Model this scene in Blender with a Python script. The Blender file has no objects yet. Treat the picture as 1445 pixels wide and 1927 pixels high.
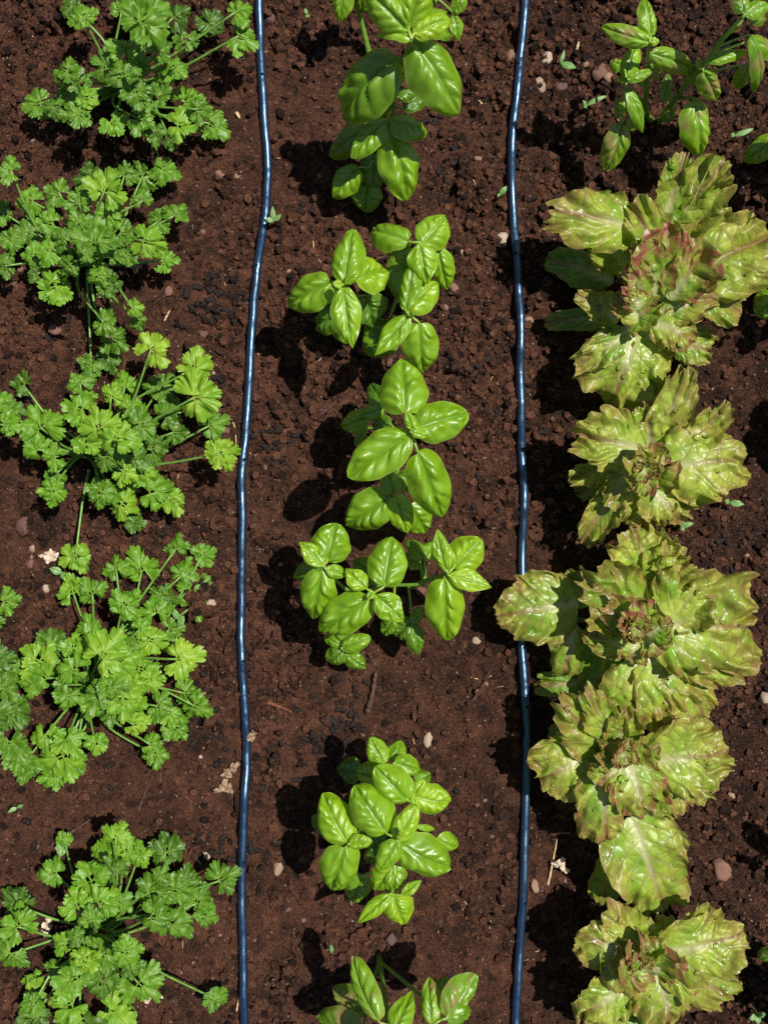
import bpy, math, random
import numpy as np
from mathutils import Vector, Matrix
R = math.radians
random.seed(7); rng = np.random.RandomState(7)
SC = bpy.context.scene
COL = SC.collection
# ------------------------------------------------------------ camera, sky, sun
S = 0.00045            # metres of ground per photograph pixel
CX, CY = 722.5, 963.5
H = 0.90               # camera height over the bed
cam = bpy.data.cameras.new('camera'); co = bpy.data.objects.new('camera', cam); COL.objects.link(co)
co.location = (0, 0, H); co.rotation_euler = (0, 0, 0)
cam.sensor_fit = 'VERTICAL'; cam.angle = 2*math.atan(963.5*S/H)
cam.clip_start = 0.02; cam.clip_end = 200
SC.camera = co
SUNV = Vector((0.398, 0.193, 1.0)).normalized()
w = bpy.data.worlds.new('World'); SC.world = w; w.use_nodes = True
nt = w.node_tree; bg = nt.nodes['Background']
sky = nt.nodes.new('ShaderNodeTexSky'); sky.sky_type = 'NISHITA'; sky.sun_disc = False
sky.sun_elevation = math.asin(SUNV.z); sky.sun_rotation = math.atan2(SUNV.x, SUNV.y)
nt.links.new(sky.outputs[0], bg.inputs[0]); bg.inputs[1].default_value = 0.06
sl = bpy.data.lights.new('sun', 'SUN'); sl.energy = 5.0; sl.angle = R(0.5); sl.color = (1.0, 0.955, 0.88)
so = bpy.data.objects.new('sun', sl); COL.objects.link(so)
so.rotation_euler = (-SUNV).to_track_quat('-Z', 'Y').to_euler(); so.location = (1, .5, 3)
SC.view_settings.view_transform = 'Standard'; SC.view_settings.look = 'None'
SC.view_settings.exposure = 0.35; SC.view_settings.gamma = 1.0
SC.cycles.use_denoising = False; SC.cycles.caustics_reflective = False; SC.cycles.caustics_refractive = False; SC.cycles.sample_clamp_indirect = 4; SC.cycles.max_bounces = 8; SC.cycles.transparent_max_bounces = 16

# ------------------------------------------------------------ helpers
def P(px, py, t=0.0):
    "world point that stands at height t*H over the bed, seen at that place of the photograph"
    k = S*(1-t)
    return np.array([(px-CX)*k, (CY-py)*k, t*H])
class Lat:
    def __init__(s, seed): s.g = np.random.RandomState(seed).rand(128, 128)*2-1
    def __call__(s, x, y):
        x = np.asarray(x, float); y = np.asarray(y, float)
        xi = np.floor(x).astype(int); yi = np.floor(y).astype(int)
        fx = x-xi; fy = y-yi; fx = fx*fx*(3-2*fx); fy = fy*fy*(3-2*fy)
        g = s.g; a = g[xi & 127, yi & 127]; b = g[(xi+1) & 127, yi & 127]
        c = g[xi & 127, (yi+1) & 127]; d = g[(xi+1) & 127, (yi+1) & 127]
        return (a*(1-fx)+b*fx)*(1-fy)+(c*(1-fx)+d*fx)*fy
NZ = [Lat(i+3) for i in range(6)]
def mk(name, V, F, mat, parent=None, loc=None, attrs=None, vecs=None, smooth=True):
    "one mesh object; V n x 3 in world space, F list/array of quads or tris (uniform) or list of arrays"
    V = np.asarray(V, float)
    if loc is None: loc = np.zeros(3)
    V = V-np.asarray(loc)
    Fs = F if isinstance(F, list) else [F]
    me = bpy.data.meshes.new(name)
    me.vertices.add(len(V)); me.vertices.foreach_set('co', V.astype(np.float32).ravel())
    li = np.concatenate([np.asarray(f, np.int32).ravel() for f in Fs if len(f)])
    tot = np.concatenate([np.full(len(f), np.asarray(f).shape[1], np.int32) for f in Fs if len(f)])
    st = np.concatenate([[0], np.cumsum(tot)[:-1]]).astype(np.int32)
    me.loops.add(len(li)); me.loops.foreach_set('vertex_index', li)
    me.polygons.add(len(tot)); me.polygons.foreach_set('loop_start', st)
    me.update(calc_edges=True); me.validate()
    if smooth: me.shade_smooth()
    for k, a in (attrs or {}).items():
        at = me.attributes.new(k, 'FLOAT', 'POINT'); at.data.foreach_set('value', np.asarray(a, np.float32))
    for k, a in (vecs or {}).items():
        at = me.attributes.new(k, 'FLOAT_VECTOR', 'POINT'); at.data.foreach_set('vector', np.asarray(a, np.float32).ravel())
    me.materials.append(mat)
    o = bpy.data.objects.new(name, me); COL.objects.link(o)
    if parent is not None: o.parent = parent
    else: o.location = loc
    return o
def tag(o, label=None, cat=None, group=None, kind=None):
    if label: o['label'] = label
    if cat: o['category'] = cat
    if group: o['group'] = group
    if kind: o['kind'] = kind
    return o
def empty(name, loc, label, cat, group=None):
    o = bpy.data.objects.new(name, None); COL.objects.link(o); o.location = Vector(loc)
    o.empty_display_size = .02
    return tag(o, label, cat, group)
def gridF(nu, nv):
    i = np.arange(nu-1)[:, None]*nv+np.arange(nv-1)[None, :]
    i = i.ravel(); return np.stack([i, i+1, i+nv+1, i+nv], 1)
def tube(pts, rad, n=8, cap=True):
    pts = np.asarray(pts, float); m = len(pts); rad = np.broadcast_to(np.asarray(rad, float), (m,))
    T = np.gradient(pts, axis=0); T /= np.linalg.norm(T, axis=1)[:, None]+1e-12
    ref = np.array([0.13, 0.21, 1.0]) if abs(T[:, 2]).mean() < .8 else np.array([1.0, .2, 0.1])
    A = np.cross(T, ref); A /= np.linalg.norm(A, axis=1)[:, None]+1e-12
    B = np.cross(T, A)
    th = np.arange(n)*2*np.pi/n
    V = pts[:, None, :]+rad[:, None, None]*(np.cos(th)[None, :, None]*A[:, None, :]+np.sin(th)[None, :, None]*B[:, None, :])
    V = V.reshape(-1, 3)
    i = np.arange(m-1)[:, None]*n; j = np.arange(n)[None, :]; j2 = (j+1) % n
    F = np.stack([(i+j).ravel(), (i+j2).ravel(), (i+n+j2).ravel(), (i+n+j).ravel()], 1)
    Fs = [F]
    if cap:
        V = np.vstack([V, pts[:1], pts[-1:]]); c0, c1 = len(V)-2, len(V)-1
        Fs.append(np.concatenate([np.stack([np.full(n, c0), j2[0], j[0]], 1),
                                  np.stack([np.full(n, c1), (m-1)*n+j[0], (m-1)*n+j2[0]], 1)]))
    return V, Fs
def spline(ctrl, n):
    "Catmull-Rom through the control points"
    c = np.asarray(ctrl, float); c = np.vstack([2*c[0]-c[1], c, 2*c[-1]-c[-2]])
    k = len(c)-3; u = np.linspace(0, k-1e-9, n); i = u.astype(int); f = (u-i)[:, None]
    p0, p1, p2, p3 = c[i], c[i+1], c[i+2], c[i+3]
    return .5*((2*p1)+(-p0+p2)*f+(2*p0-5*p1+4*p2-p3)*f**2+(-p0+3*p1-3*p2+p3)*f**3)
def merge(parts):
    "parts: list of (V, Fs, attrs)"
    Vs, quads, tris, off, at = [], [], [], 0, {}
    for V, Fs, a in parts:
        for F in (Fs if isinstance(Fs, list) else [Fs]):
            F = np.asarray(F)
            if len(F): (quads if F.shape[1] == 4 else tris).append(F+off)
        Vs.append(V); off += len(V)
        for k, x in a.items(): at.setdefault(k, []).append(np.broadcast_to(np.asarray(x, float), (len(V),)))
    Fo = []
    if quads: Fo.append(np.concatenate(quads))
    if tris: Fo.append(np.concatenate(tris))
    return np.vstack(Vs), Fo, {k: np.concatenate(x) for k, x in at.items()}

# ------------------------------------------------------------ materials
class NT:
    def __init__(s, name):
        s.m = bpy.data.materials.new(name); s.m.use_nodes = True; s.t = s.m.node_tree
        s.p = s.t.nodes['Principled BSDF']; s.out = s.t.nodes['Material Output']
    def n(s, typ, **kw):
        nd = s.t.nodes.new(typ)
        for k, v in kw.items():
            if k.startswith('i_'): nd.inputs[k[2:].replace('_', ' ')].default_value = v
            else: setattr(nd, k, v)
        return nd
    def l(s, a, b): s.t.links.new(a, b)
    def attr(s, name, typ='GEOMETRY'):
        return s.n('ShaderNodeAttribute', attribute_name=name, attribute_type=typ).outputs
    def mix(s, f, a, b, bt='MIX'):
        nd = s.n('ShaderNodeMix', data_type='RGBA', blend_type=bt)
        for x, i in ((f, 0), (a, 6), (b, 7)):
            if hasattr(x, 'is_output'): s.l(x, nd.inputs[i])
            else: nd.inputs[i].default_value = x if i == 0 else (*x, 1)[:4]
        return nd.outputs[2]
    def math(s, op, a, b=0.5, c=None, clamp=False):
        nd = s.n('ShaderNodeMath', operation=op, use_clamp=clamp)
        for i, x in enumerate((a, b, c)):
            if x is None: continue
            if hasattr(x, 'is_output'): s.l(x, nd.inputs[i])
            else: nd.inputs[i].default_value = x
        return nd.outputs[0]
    def rng(s, x, a, b, c=0., d=1.):
        nd = s.n('ShaderNodeMapRange', clamp=True)
        s.l(x, nd.inputs[0])
        for i, v in enumerate((a, b, c, d)): nd.inputs[i+1].default_value = v
        return nd.outputs[0]
    def noise(s, scale, detail=3, rough=.5, vec=None):
        nd = s.n('ShaderNodeTexNoise'); nd.inputs['Scale'].default_value = scale
        nd.inputs['Detail'].default_value = detail; nd.inputs['Roughness'].default_value = rough
        s.l(vec if vec is not None else s.n('ShaderNodeTexCoord').outputs['Object'], nd.inputs['Vector'])
        return nd.outputs['Fac']
    def bump(s, h, strength, dist, normal=None):
        nd = s.n('ShaderNodeBump'); nd.inputs['Strength'].default_value = strength; nd.inputs['Distance'].default_value = dist
        s.l(h, nd.inputs['Height'])
        if normal is not None: s.l(normal, nd.inputs['Normal'])
        return nd.outputs['Normal']

def soil_mat():
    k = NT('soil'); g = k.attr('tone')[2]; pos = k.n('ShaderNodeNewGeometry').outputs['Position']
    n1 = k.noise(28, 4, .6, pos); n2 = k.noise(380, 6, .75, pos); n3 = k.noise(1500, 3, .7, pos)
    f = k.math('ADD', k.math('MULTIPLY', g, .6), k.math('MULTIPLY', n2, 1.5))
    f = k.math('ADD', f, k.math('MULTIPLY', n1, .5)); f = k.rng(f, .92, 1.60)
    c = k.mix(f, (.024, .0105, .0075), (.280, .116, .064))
    c = k.mix(k.rng(k.noise(75, 3, .6, pos), .56, .70, 0, .7), c, (.014, .008, .008))
    c = k.mix(k.rng(n3, .56, .70, 0, .75), c, (.33, .15, .085))
    n4 = k.noise(850, 2, .5, pos); c = k.mix(k.rng(n4, .60, .68, 0, .85), c, (.006, .005, .005))
    v = k.n('ShaderNodeTexVoronoi'); v.inputs['Scale'].default_value = 420; k.l(pos, v.inputs['Vector'])
    sep = k.n('ShaderNodeSeparateColor'); k.l(v.outputs['Color'], sep.inputs[0])
    grain = k.math('MULTIPLY', k.rng(sep.outputs[0], .955, .96), k.rng(v.outputs['Distance'], .40, .28))
    gc = k.mix(sep.outputs[1], (.32, .13, .07), (.60, .46, .36))
    c = k.mix(grain, c, gc)
    k.l(c, k.p.inputs['Base Color'])
    k.l(k.rng(n2, .3, .7, .95, .6), k.p.inputs['Roughness']); k.p.inputs['Specular IOR Level'].default_value = .2
    vg = k.n('ShaderNodeTexVoronoi'); vg.inputs['Scale'].default_value = 620; k.l(pos, vg.inputs['Vector'])
    h = k.math('ADD', n3, k.math('MULTIPLY', n2, 2.2)); h = k.math('SUBTRACT', h, k.math('MULTIPLY', vg.outputs['Distance'], .7))
    k.l(k.bump(h, 1.0, .0050), k.p.inputs['Normal'])
    return k.m
def leaf_mat(name, dark, light, young, veinc, rough=.38, trans=.3, spot=None, veinf=.55, bumpd=.0004, spec=.6, net=300):
    k = NT(name); vein = k.attr('vein')[2]; tone = k.attr('tone', 'OBJECT')[2]
    oc = k.n('ShaderNodeTexCoord').outputs['Object']
    n1 = k.noise(60, 3, .55, oc); n2 = k.noise(900, 3, .6, oc)
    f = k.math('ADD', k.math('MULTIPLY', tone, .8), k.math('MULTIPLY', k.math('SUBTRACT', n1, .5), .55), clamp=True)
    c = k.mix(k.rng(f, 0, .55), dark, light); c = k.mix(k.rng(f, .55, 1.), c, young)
    c = k.mix(k.math('MULTIPLY', k.math('SUBTRACT', n2, .3, clamp=True), .25), c, young)
    edge = k.attr('edge')[2]
    c = k.mix(k.rng(edge, .93, 1.0, 0, .5), c, (.40, .52, .10))
    c = k.mix(k.math('MULTIPLY', vein, veinf), c, veinc)
    if spot:
        amt = k.attr('spot', 'OBJECT')[2]
        sp = k.rng(k.noise(55, 3, .6, oc), .52, .63)
        c = k.mix(k.math('MULTIPLY', sp, amt), c, spot)
    vn = k.n('ShaderNodeTexVoronoi', feature='DISTANCE_TO_EDGE'); vn.inputs['Scale'].default_value = net; k.l(oc, vn.inputs['Vector'])
    nl = k.rng(vn.outputs['Distance'], 0, .12, 1, 0)
    c = k.mix(k.math('MULTIPLY', nl, .22), c, veinc)
    c = k.mix(k.rng(k.noise(230, 2, .5, oc), .70, .74, 0, .55), c, (.10, .07, .025))
    k.l(c, k.p.inputs['Base Color'])
    k.l(k.rng(n1, .3, .7, rough-.06, rough+.1), k.p.inputs['Roughness'])
    k.p.inputs['Specular IOR Level'].default_value = spec
    nrm = k.bump(k.math('SUBTRACT', n2, k.math('MULTIPLY', nl, .25)), .30, bumpd); k.l(nrm, k.p.inputs['Normal'])
    tr = k.n('ShaderNodeBsdfTranslucent'); tc = k.mix(.5, c, (young[0]*1.6, young[1]*1.5, young[2]), 'MIX'); k.l(tc, tr.inputs[0])
    ms = k.n('ShaderNodeMixShader'); ms.inputs[0].default_value = trans
    k.l(k.p.outputs[0], ms.inputs[1]); k.l(tr.outputs[0], ms.inputs[2]); k.l(ms.outputs[0], k.out.inputs['Surface'])
    return k.m
def lettuce_mat():
    k = NT('lettuce_leaf'); vein = k.attr('vein')[2]; edge = k.attr('edge')[2]; red = k.attr('red', 'OBJECT')[2]
    tone = k.attr('tone', 'OBJECT')[2]; fl = k.attr('flat')[1]
    n1 = k.noise(45, 3, .55, fl); n2 = k.noise(700, 3, .6, fl); n3 = k.noise(120, 3, .6, fl)
    n5 = k.noise(62, 2, .5, fl)
    wv = k.n('ShaderNodeVectorMath', operation='SCALE'); k.l(fl, wv.inputs[0]); wv.inputs['Scale'].default_value = 1
    v = k.n('ShaderNodeTexVoronoi', feature='DISTANCE_TO_EDGE'); v.inputs['Scale'].default_value = 120; k.l(wv.outputs[0], v.inputs['Vector'])
    v2 = k.n('ShaderNodeTexVoronoi', feature='DISTANCE_TO_EDGE'); v2.inputs['Scale'].default_value = 300; k.l(wv.outputs[0], v2.inputs['Vector'])
    net = k.rng(v.outputs['Distance'], .0, .11, 1, 0); net2 = k.rng(v2.outputs['Distance'], 0, .1, .22, 0)
    f = k.math('ADD', k.math('SUBTRACT', tone, .06), k.math('MULTIPLY', k.math('SUBTRACT', n1, .5), 1.9), clamp=True)
    c = k.mix(f, (.10, .32, .008), (.50, .60, .075))
    bz = k.math('MULTIPLY', k.rng(edge, .78, 1.0, 0, 1), k.rng(n1, .3, .62, .1, 1))
    bz = k.math('ADD', bz, k.math('MULTIPLY', k.rng(n5, .46, .70), .40), clamp=True)
    c = k.mix(k.math('MULTIPLY', bz, .5), c, (.42, .24, .075))
    rr = k.math('MULTIPLY', k.math('ADD', k.math('MULTIPLY', red, 1.05), .10), k.math('MULTIPLY', k.rng(edge, .5, .9, .0, 1), k.rng(n3, .40, .56, .1, 1)), clamp=True)
    c = k.mix(rr, c, (.29, .05, .05))
    c = k.mix(k.math('MULTIPLY', k.math('MAXIMUM', net, net2), k.rng(edge, .1, .9, .2, .62)), c, (.22, .14, .05))
    vc = k.mix(k.rng(edge, .25, .7), (.58, .58, .30), (.26, .13, .06))
    c = k.mix(k.math('MULTIPLY', vein, .85), c, vc)
    c = k.mix(k.rng(edge, .965, 1.0, 0, .5), c, (.42, .33, .14))
    k.l(c, k.p.inputs['Base Color'])
    k.l(k.rng(n1, .3, .7, .28, .48), k.p.inputs['Roughness']); k.p.inputs['Specular IOR Level'].default_value = .55
    hh = k.math('ADD', k.rng(v.outputs['Distance'], 0, .3), k.math('MULTIPLY', k.rng(v2.outputs['Distance'], 0, .3), .12))
    nm = k.bump(hh, .42, .0010); nm = k.bump(n2, .15, .0003, nm); k.l(nm, k.p.inputs['Normal'])
    tr = k.n('ShaderNodeBsdfTranslucent'); k.l(k.mix(.45, c, (.40, .62, .02)), tr.inputs[0])
    ms = k.n('ShaderNodeMixShader'); ms.inputs[0].default_value = .40
    k.l(k.p.outputs[0], ms.inputs[1]); k.l(tr.outputs[0], ms.inputs[2]); k.l(ms.outputs[0], k.out.inputs['Surface'])
    return k.m
def simple(name, c1, c2, scale, rough=.7, spec=.4, bump=0.0, bscale=600, coat=0):
    k = NT(name); oc = k.n('ShaderNodeTexCoord').outputs['Object']
    k.l(k.mix(k.rng(k.noise(scale, 4, .6, oc), .3, .7), c1, c2), k.p.inputs['Base Color'])
    k.p.inputs['Roughness'].default_value = rough; k.p.inputs['Specular IOR Level'].default_value = spec
    k.p.inputs['Coat Weight'].default_value = coat; k.p.inputs['Coat Roughness'].default_value = .15
    if bump: k.l(k.bump(k.noise(bscale, 4, .6, oc), bump, .001), k.p.inputs['Normal'])
    return k.m
def stone_mat():
    k = NT('stone'); oc = k.n('ShaderNodeTexCoord').outputs['Object']; tone = k.attr('tone', 'OBJECT')[2]
    cr = k.n('ShaderNodeValToRGB'); k.l(tone, cr.inputs[0]); e = cr.color_ramp.elements
    e[0].position = 0; e[0].color = (.07, .045, .05, 1); e[1].position = 1; e[1].color = (.62, .50, .38, 1)
    for p, c in ((.25, (.13, .05, .035)), (.5, (.24, .12, .08)), (.75, (.38, .25, .16))):
        x = e.new(p); x.color = (*c, 1)
    n = k.noise(260, 4, .65, oc)
    k.l(k.mix(k.rng(n, .35, .62, 0, .8), cr.outputs[0], (.10, .05, .034)), k.p.inputs['Base Color'])
    k.p.inputs['Roughness'].default_value = .75
    k.l(k.bump(k.noise(700, 4, .6, oc), .5, .001), k.p.inputs['Normal']); return k.m
def drop_mat():
    k = NT('water'); tr = k.n('ShaderNodeBsdfTransparent'); tr.inputs[0].default_value = (.95, 1, .86, 1)
    gl = k.n('ShaderNodeBsdfGlossy'); gl.inputs['Roughness'].default_value = .12
    fr = k.n('ShaderNodeFresnel'); fr.inputs['IOR'].default_value = 1.36
    ms = k.n('ShaderNodeMixShader'); k.l(fr.outputs[0], ms.inputs[0])
    k.l(tr.outputs[0], ms.inputs[1]); k.l(gl.outputs[0], ms.inputs[2]); k.l(ms.outputs[0], k.out.inputs['Surface']); return k.m
M_SOIL = soil_mat()
M_BASIL = leaf_mat('basil_leaf', (.020, .105, .004), (.205, .385, .005), (.43, .58, .016), (.045, .17, .004), .39, .30, (.30, .20, .075), .6, .0004, 1.0)  # dark vein colour: slightly darker veins plus the groove shade painted in
M_PARS = leaf_mat('parsley_leaf', (.009, .066, .005), (.10, .265, .012), (.36, .49, .030), (.27, .41, .05), .42, .28, None, .34, .0005, .45)
M_LETT = lettuce_mat()
M_STEM = simple('green_stem', (.09, .20, .02), (.17, .30, .04), 200, .42, .5)
M_PSTEM = simple('parsley_stalk', (.075, .19, .025), (.16, .30, .05), 150, .4, .5)
def hose_mat():
    k = NT('hose_plastic'); oc = k.n('ShaderNodeTexCoord').outputs['Object']
    d = k.rng(k.noise(170, 5, .7, oc), .56, .72, 0, .55); d2 = k.rng(k.noise(1300, 2, .6, oc), .64, .70, 0, .8)
    dd = k.math('MAXIMUM', d, d2)
    k.l(k.mix(dd, (.002, .009, .030), (.060, .042, .038)), k.p.inputs['Base Color'])
    k.l(k.math('ADD', k.math('MULTIPLY', dd, .3), k.rng(k.noise(60, 3, .5, oc), .3, .7, .32, .42)), k.p.inputs['Roughness'])
    k.p.inputs['Specular IOR Level'].default_value = 1.0; k.p.inputs['IOR'].default_value = 1.68; k.p.inputs['Specular Tint'].default_value = (.42, .71, 1, 1)
    k.p.inputs['Coat Weight'].default_value = .10; k.p.inputs['Coat Roughness'].default_value = .15
    k.l(k.bump(k.noise(500, 4, .6, oc), .18, .0008), k.p.inputs['Normal']); return k.m
M_HOSE = hose_mat()
M_HOLE = simple('hole_dark', (.002, .003, .006), (.004, .006, .01), 90, .8, .1)
M_PELLET = simple('black_pellet', (.005, .0035, .003), (.020, .013, .011), 300, .52, .25, .5, 900)
M_STONE = stone_mat()
M_TWIG = simple('twig_bark', (.028, .014, .011), (.11, .055, .042), 420, .8, .25, .9)
M_STRAW = simple('straw', (.36, .22, .11), (.58, .42, .24), 200, .6, .4)
M_WOOD = simple('splinter_wood', (.06, .02, .010), (.19, .07, .03), 420, .7, .3, .4)
M_DRY = simple('dry_leaf', (.10, .055, .03), (.44, .31, .19), 320, .7, .3, .4)
M_PALE = simple('bleached_leaf', (.30, .20, .14), (.74, .63, .50), 220, .6, .4, .3)
M_WEED = leaf_mat('weed_leaf', (.05, .15, .03), (.12, .27, .06), (.22, .36, .12), (.24, .36, .14), .45, .25)
M_DROP = drop_mat()

# ------------------------------------------------------------ the soil
RES = 0.00072
X0, X1, Y0, Y1 = -.385, .385, -.500, .500
gx = np.arange(X0, X1, RES); gy = np.arange(Y0, Y1, RES)
GX, GY = np.meshgrid(gx, gy, indexing='ij')
def broad(x, y):
    return .0075*NZ[0](x*6, y*6)+.0045*NZ[1](x*15, y*15)+.0022*NZ[2](x*40, y*40)
Z = broad(GX, GY)
TONE = np.full(Z.shape, .35)+.15*NZ[3](GX*30, GY*30)
rough_mask = np.clip(.5+.95*NZ[4](gx[:, None]*9+3, gy[None, :]*9)+.3*NZ[2](gx[:, None]*31, gy[None, :]*31)+.25*np.clip(gx[:, None]*4+.2, 0, 1), 0.24, 1)
def stamps(n, r0, r1, sink, squash, tone_sd, seed, power=2.0):
    q = np.random.RandomState(seed)
    for _ in range(n):
        ci = q.randint(0, len(gx)); cj = q.randint(0, len(gy))
        if q.rand() > rough_mask[ci, cj]: continue
        r = r0+(r1-r0)*q.rand()**power; k = int(r*1.35/RES)+1
        i0, i1, j0, j1 = max(ci-k, 0), min(ci+k+1, len(gx)), max(cj-k, 0), min(cj+k+1, len(gy))
        dx = gx[i0:i1, None]-gx[ci]; dy = gy[None, j0:j1]-gy[cj]
        a = q.rand()*6.283; el = .7+.6*q.rand()
        u = (dx*math.cos(a)+dy*math.sin(a))/el; v = (-dx*math.sin(a)+dy*math.cos(a))*el
        wob = 1+.16*np.sin(3*np.arctan2(v, u)+q.rand()*6)+.1*np.sin(5*np.arctan2(v, u)+q.rand()*6)
        d2 = (u*u+v*v)*wob/(r*r)
        zc = Z[ci, cj]
        cap = zc+r*squash*np.sqrt(np.clip(1-d2, 0, 1))-r*sink
        sub = Z[i0:i1, j0:j1]; m = (d2 < 1) & (cap > sub)
        sub[m] = cap[m]; tt = TONE[i0:i1, j0:j1]; tt[m] = .4+tone_sd*q.randn()
q = np.random.RandomState(5)
for _ in range(420):                                              # small hollows and cracks
    ci, cj = q.randint(0, len(gx)), q.randint(0, len(gy)); r = .004+.009*q.rand(); k = int(r*2/RES)
    i0, i1, j0, j1 = max(ci-k, 0), min(ci+k+1, len(gx)), max(cj-k, 0), min(cj+k+1, len(gy))
    dx = gx[i0:i1, None]-gx[ci]; dy = gy[None, j0:j1]-gy[cj]; a = q.rand()*6.283; el = .6+q.rand()
    u = (dx*math.cos(a)+dy*math.sin(a))/el; v = (-dx*math.sin(a)+dy*math.cos(a))*el
    Z[i0:i1, j0:j1] -= r*.55*np.exp(-(u*u+v*v)/(r*r)*2.2)
stamps(330, .012, .034, .50, .72, .12, 10, 1.6)
stamps(900, .006, .018, .30, .70, .12, 11)
stamps(5200, .003, .0095, .2, .8, .20, 12, 2.4)
stamps(46000, .0010, .0036, .18, .75, .28, 13, 3.2)
Z += .0013*NZ[2](GX*170, GY*170)+.0013*NZ[5](GX*410, GY*410)+.0012*NZ[1](GX*800, GY*800)
TONE += .22*NZ[4](GX*120, GY*120)
HOSE_L = [(478, -900), (482, -500), (486, -120), (487, -60), (488, 5), (490, 80), (493, 145), (497, 205), (501, 270), (503, 330), (501, 390), (494, 450), (487, 515), (480, 580), (476, 640), (473, 700), (468, 780), (462, 850), (458, 900), (459, 960), (458, 1040), (456, 1100), (455, 1180), (457, 1240), (460, 1300), (463, 1360), (464, 1420), (463, 1480), (460, 1540), (457, 1600), (456, 1680), (457, 1760), (459, 1840), (460, 1900), (461, 1990), (460, 2060), (463, 2400), (458, 2800)]
HOSE_R = [(985, -900), (993, -500), (990, -120), (989, -60), (987, 0), (983, 60), (978, 120), (972, 180), (966, 240), (963, 300), (963, 360), (966, 420), (970, 480), (974, 540), (977, 620), (978, 700), (980, 780), (983, 850), (985, 920), (984, 980), (983, 1060), (981, 1140), (980, 1215), (983, 1270), (987, 1330), (989, 1400), (988, 1470), (985, 1560), (983, 1640), (980, 1720), (975, 1800), (971, 1870), (968, 1927), (966, 1990), (966, 2060), (972, 2400), (968, 2800)]
def smooth1(a, n): return np.convolve(np.pad(a, n, 'edge'), np.ones(2*n+1)/(2*n+1), 'valid')
def bed(path):
    "the hose has settled into the soil: a shallow groove along it; returns its centre line"
    p = spline([P(*c) for c in path], 2600); ix = np.clip(((p[:, 0]-X0)/RES).astype(int), 0, len(gx)-1); iy = np.clip(((p[:, 1]-Y0)/RES).astype(int), 0, len(gy)-1)
    zl = smooth1(Z[ix, iy], 45)+.0012
    order = np.argsort(p[:, 1]); ys_, xs_, zs_ = p[order, 1], p[order, 0], zl[order]
    hx = np.interp(gy, ys_, xs_); hz = np.interp(gy, ys_, zs_); r = .0040
    d = np.abs(gx[:, None]-hx[None, :]); lim = hz[None, :]+np.where(d < r, -.0022+.0012*(d/r), np.clip((d-r)*.9-.0010, -.001, 1))
    Z[:] = np.minimum(Z, lim)
    p[:, 2] = zl+.0013+.0015*np.clip((np.abs(p[:, 1])-.49)*40, 0, 1); return p
LINE_L = bed(HOSE_L); LINE_R = bed(HOSE_R)
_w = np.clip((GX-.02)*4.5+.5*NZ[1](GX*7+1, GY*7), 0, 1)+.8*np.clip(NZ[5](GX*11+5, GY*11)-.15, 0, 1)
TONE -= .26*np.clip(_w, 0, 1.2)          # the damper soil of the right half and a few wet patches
GROUND = Z
# the bed goes on around the finely modelled middle: coarser rings out to the horizon of the plot
def widen(a, step0, far):
    out, d, p = [], step0, 0.0
    while p < far: p += d; out.append(p); d *= 1.045 if p < .8 else 1.22
    return np.array(out)
ox = widen(gx, .0016, 40); xs = np.concatenate([gx[0]-ox[::-1], gx, gx[-1]+ox]); ys = np.concatenate([gy[0]-ox[::-1], gy, gy[-1]+ox])
_m = np.meshgrid(xs, ys, indexing='ij'); ZX = broad(*_m)+.004*NZ[3](_m[0]*90, _m[1]*90)+.003*NZ[2](_m[0]*210, _m[1]*210)+.002*np.abs(NZ[4](_m[0]*400, _m[1]*400))+.002; n = len(ox)
ZX[n:n+len(gx), n:n+len(gy)] = Z
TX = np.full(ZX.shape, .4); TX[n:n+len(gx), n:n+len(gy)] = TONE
AX, AY = np.meshgrid(xs, ys, indexing='ij')
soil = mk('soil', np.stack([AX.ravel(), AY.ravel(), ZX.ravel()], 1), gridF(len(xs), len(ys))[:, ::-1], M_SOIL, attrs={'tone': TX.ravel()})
tag(soil, 'dark reddish brown crumbly garden soil under all the rows', None, None, 'structure')
def gz(x, y):
    i = int(np.clip((x-X0)/RES, 0, len(gx)-1)); j = int(np.clip((y-Y0)/RES, 0, len(gy)-1)); return GROUND[i, j]
def gzs(x, y, k=6):
    i = int(np.clip((x-X0)/RES, k, len(gx)-1-k)); j = int(np.clip((y-Y0)/RES, k, len(gy)-1-k))
    return GROUND[i-k:i+k+1, j-k:j+k+1].mean()
def G(px, py, lift=0.0):
    p = P(px, py, 0); p[2] = gzs(p[0], p[1])+lift; return p

import bmesh
def ico(sub):
    bm = bmesh.new(); bmesh.ops.create_icosphere(bm, subdivisions=sub, radius=1)
    V = np.array([v.co[:] for v in bm.verts]); F = np.array([[v.index for v in f.verts] for f in bm.faces]); bm.free(); return V, F
def lump(V, q, amt=.3):
    d = q.rand(3)*20; a = V.copy()
    r = 1+amt*NZ[0](V[:, 0]*1.3+d[0], V[:, 1]*1.3+V[:, 2]*.9+d[1])+amt*.6*NZ[1](V[:, 2]*2.1+d[2], V[:, 0]*2.1-V[:, 1]*1.4+d[0])
    return a*r[:, None]
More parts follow.
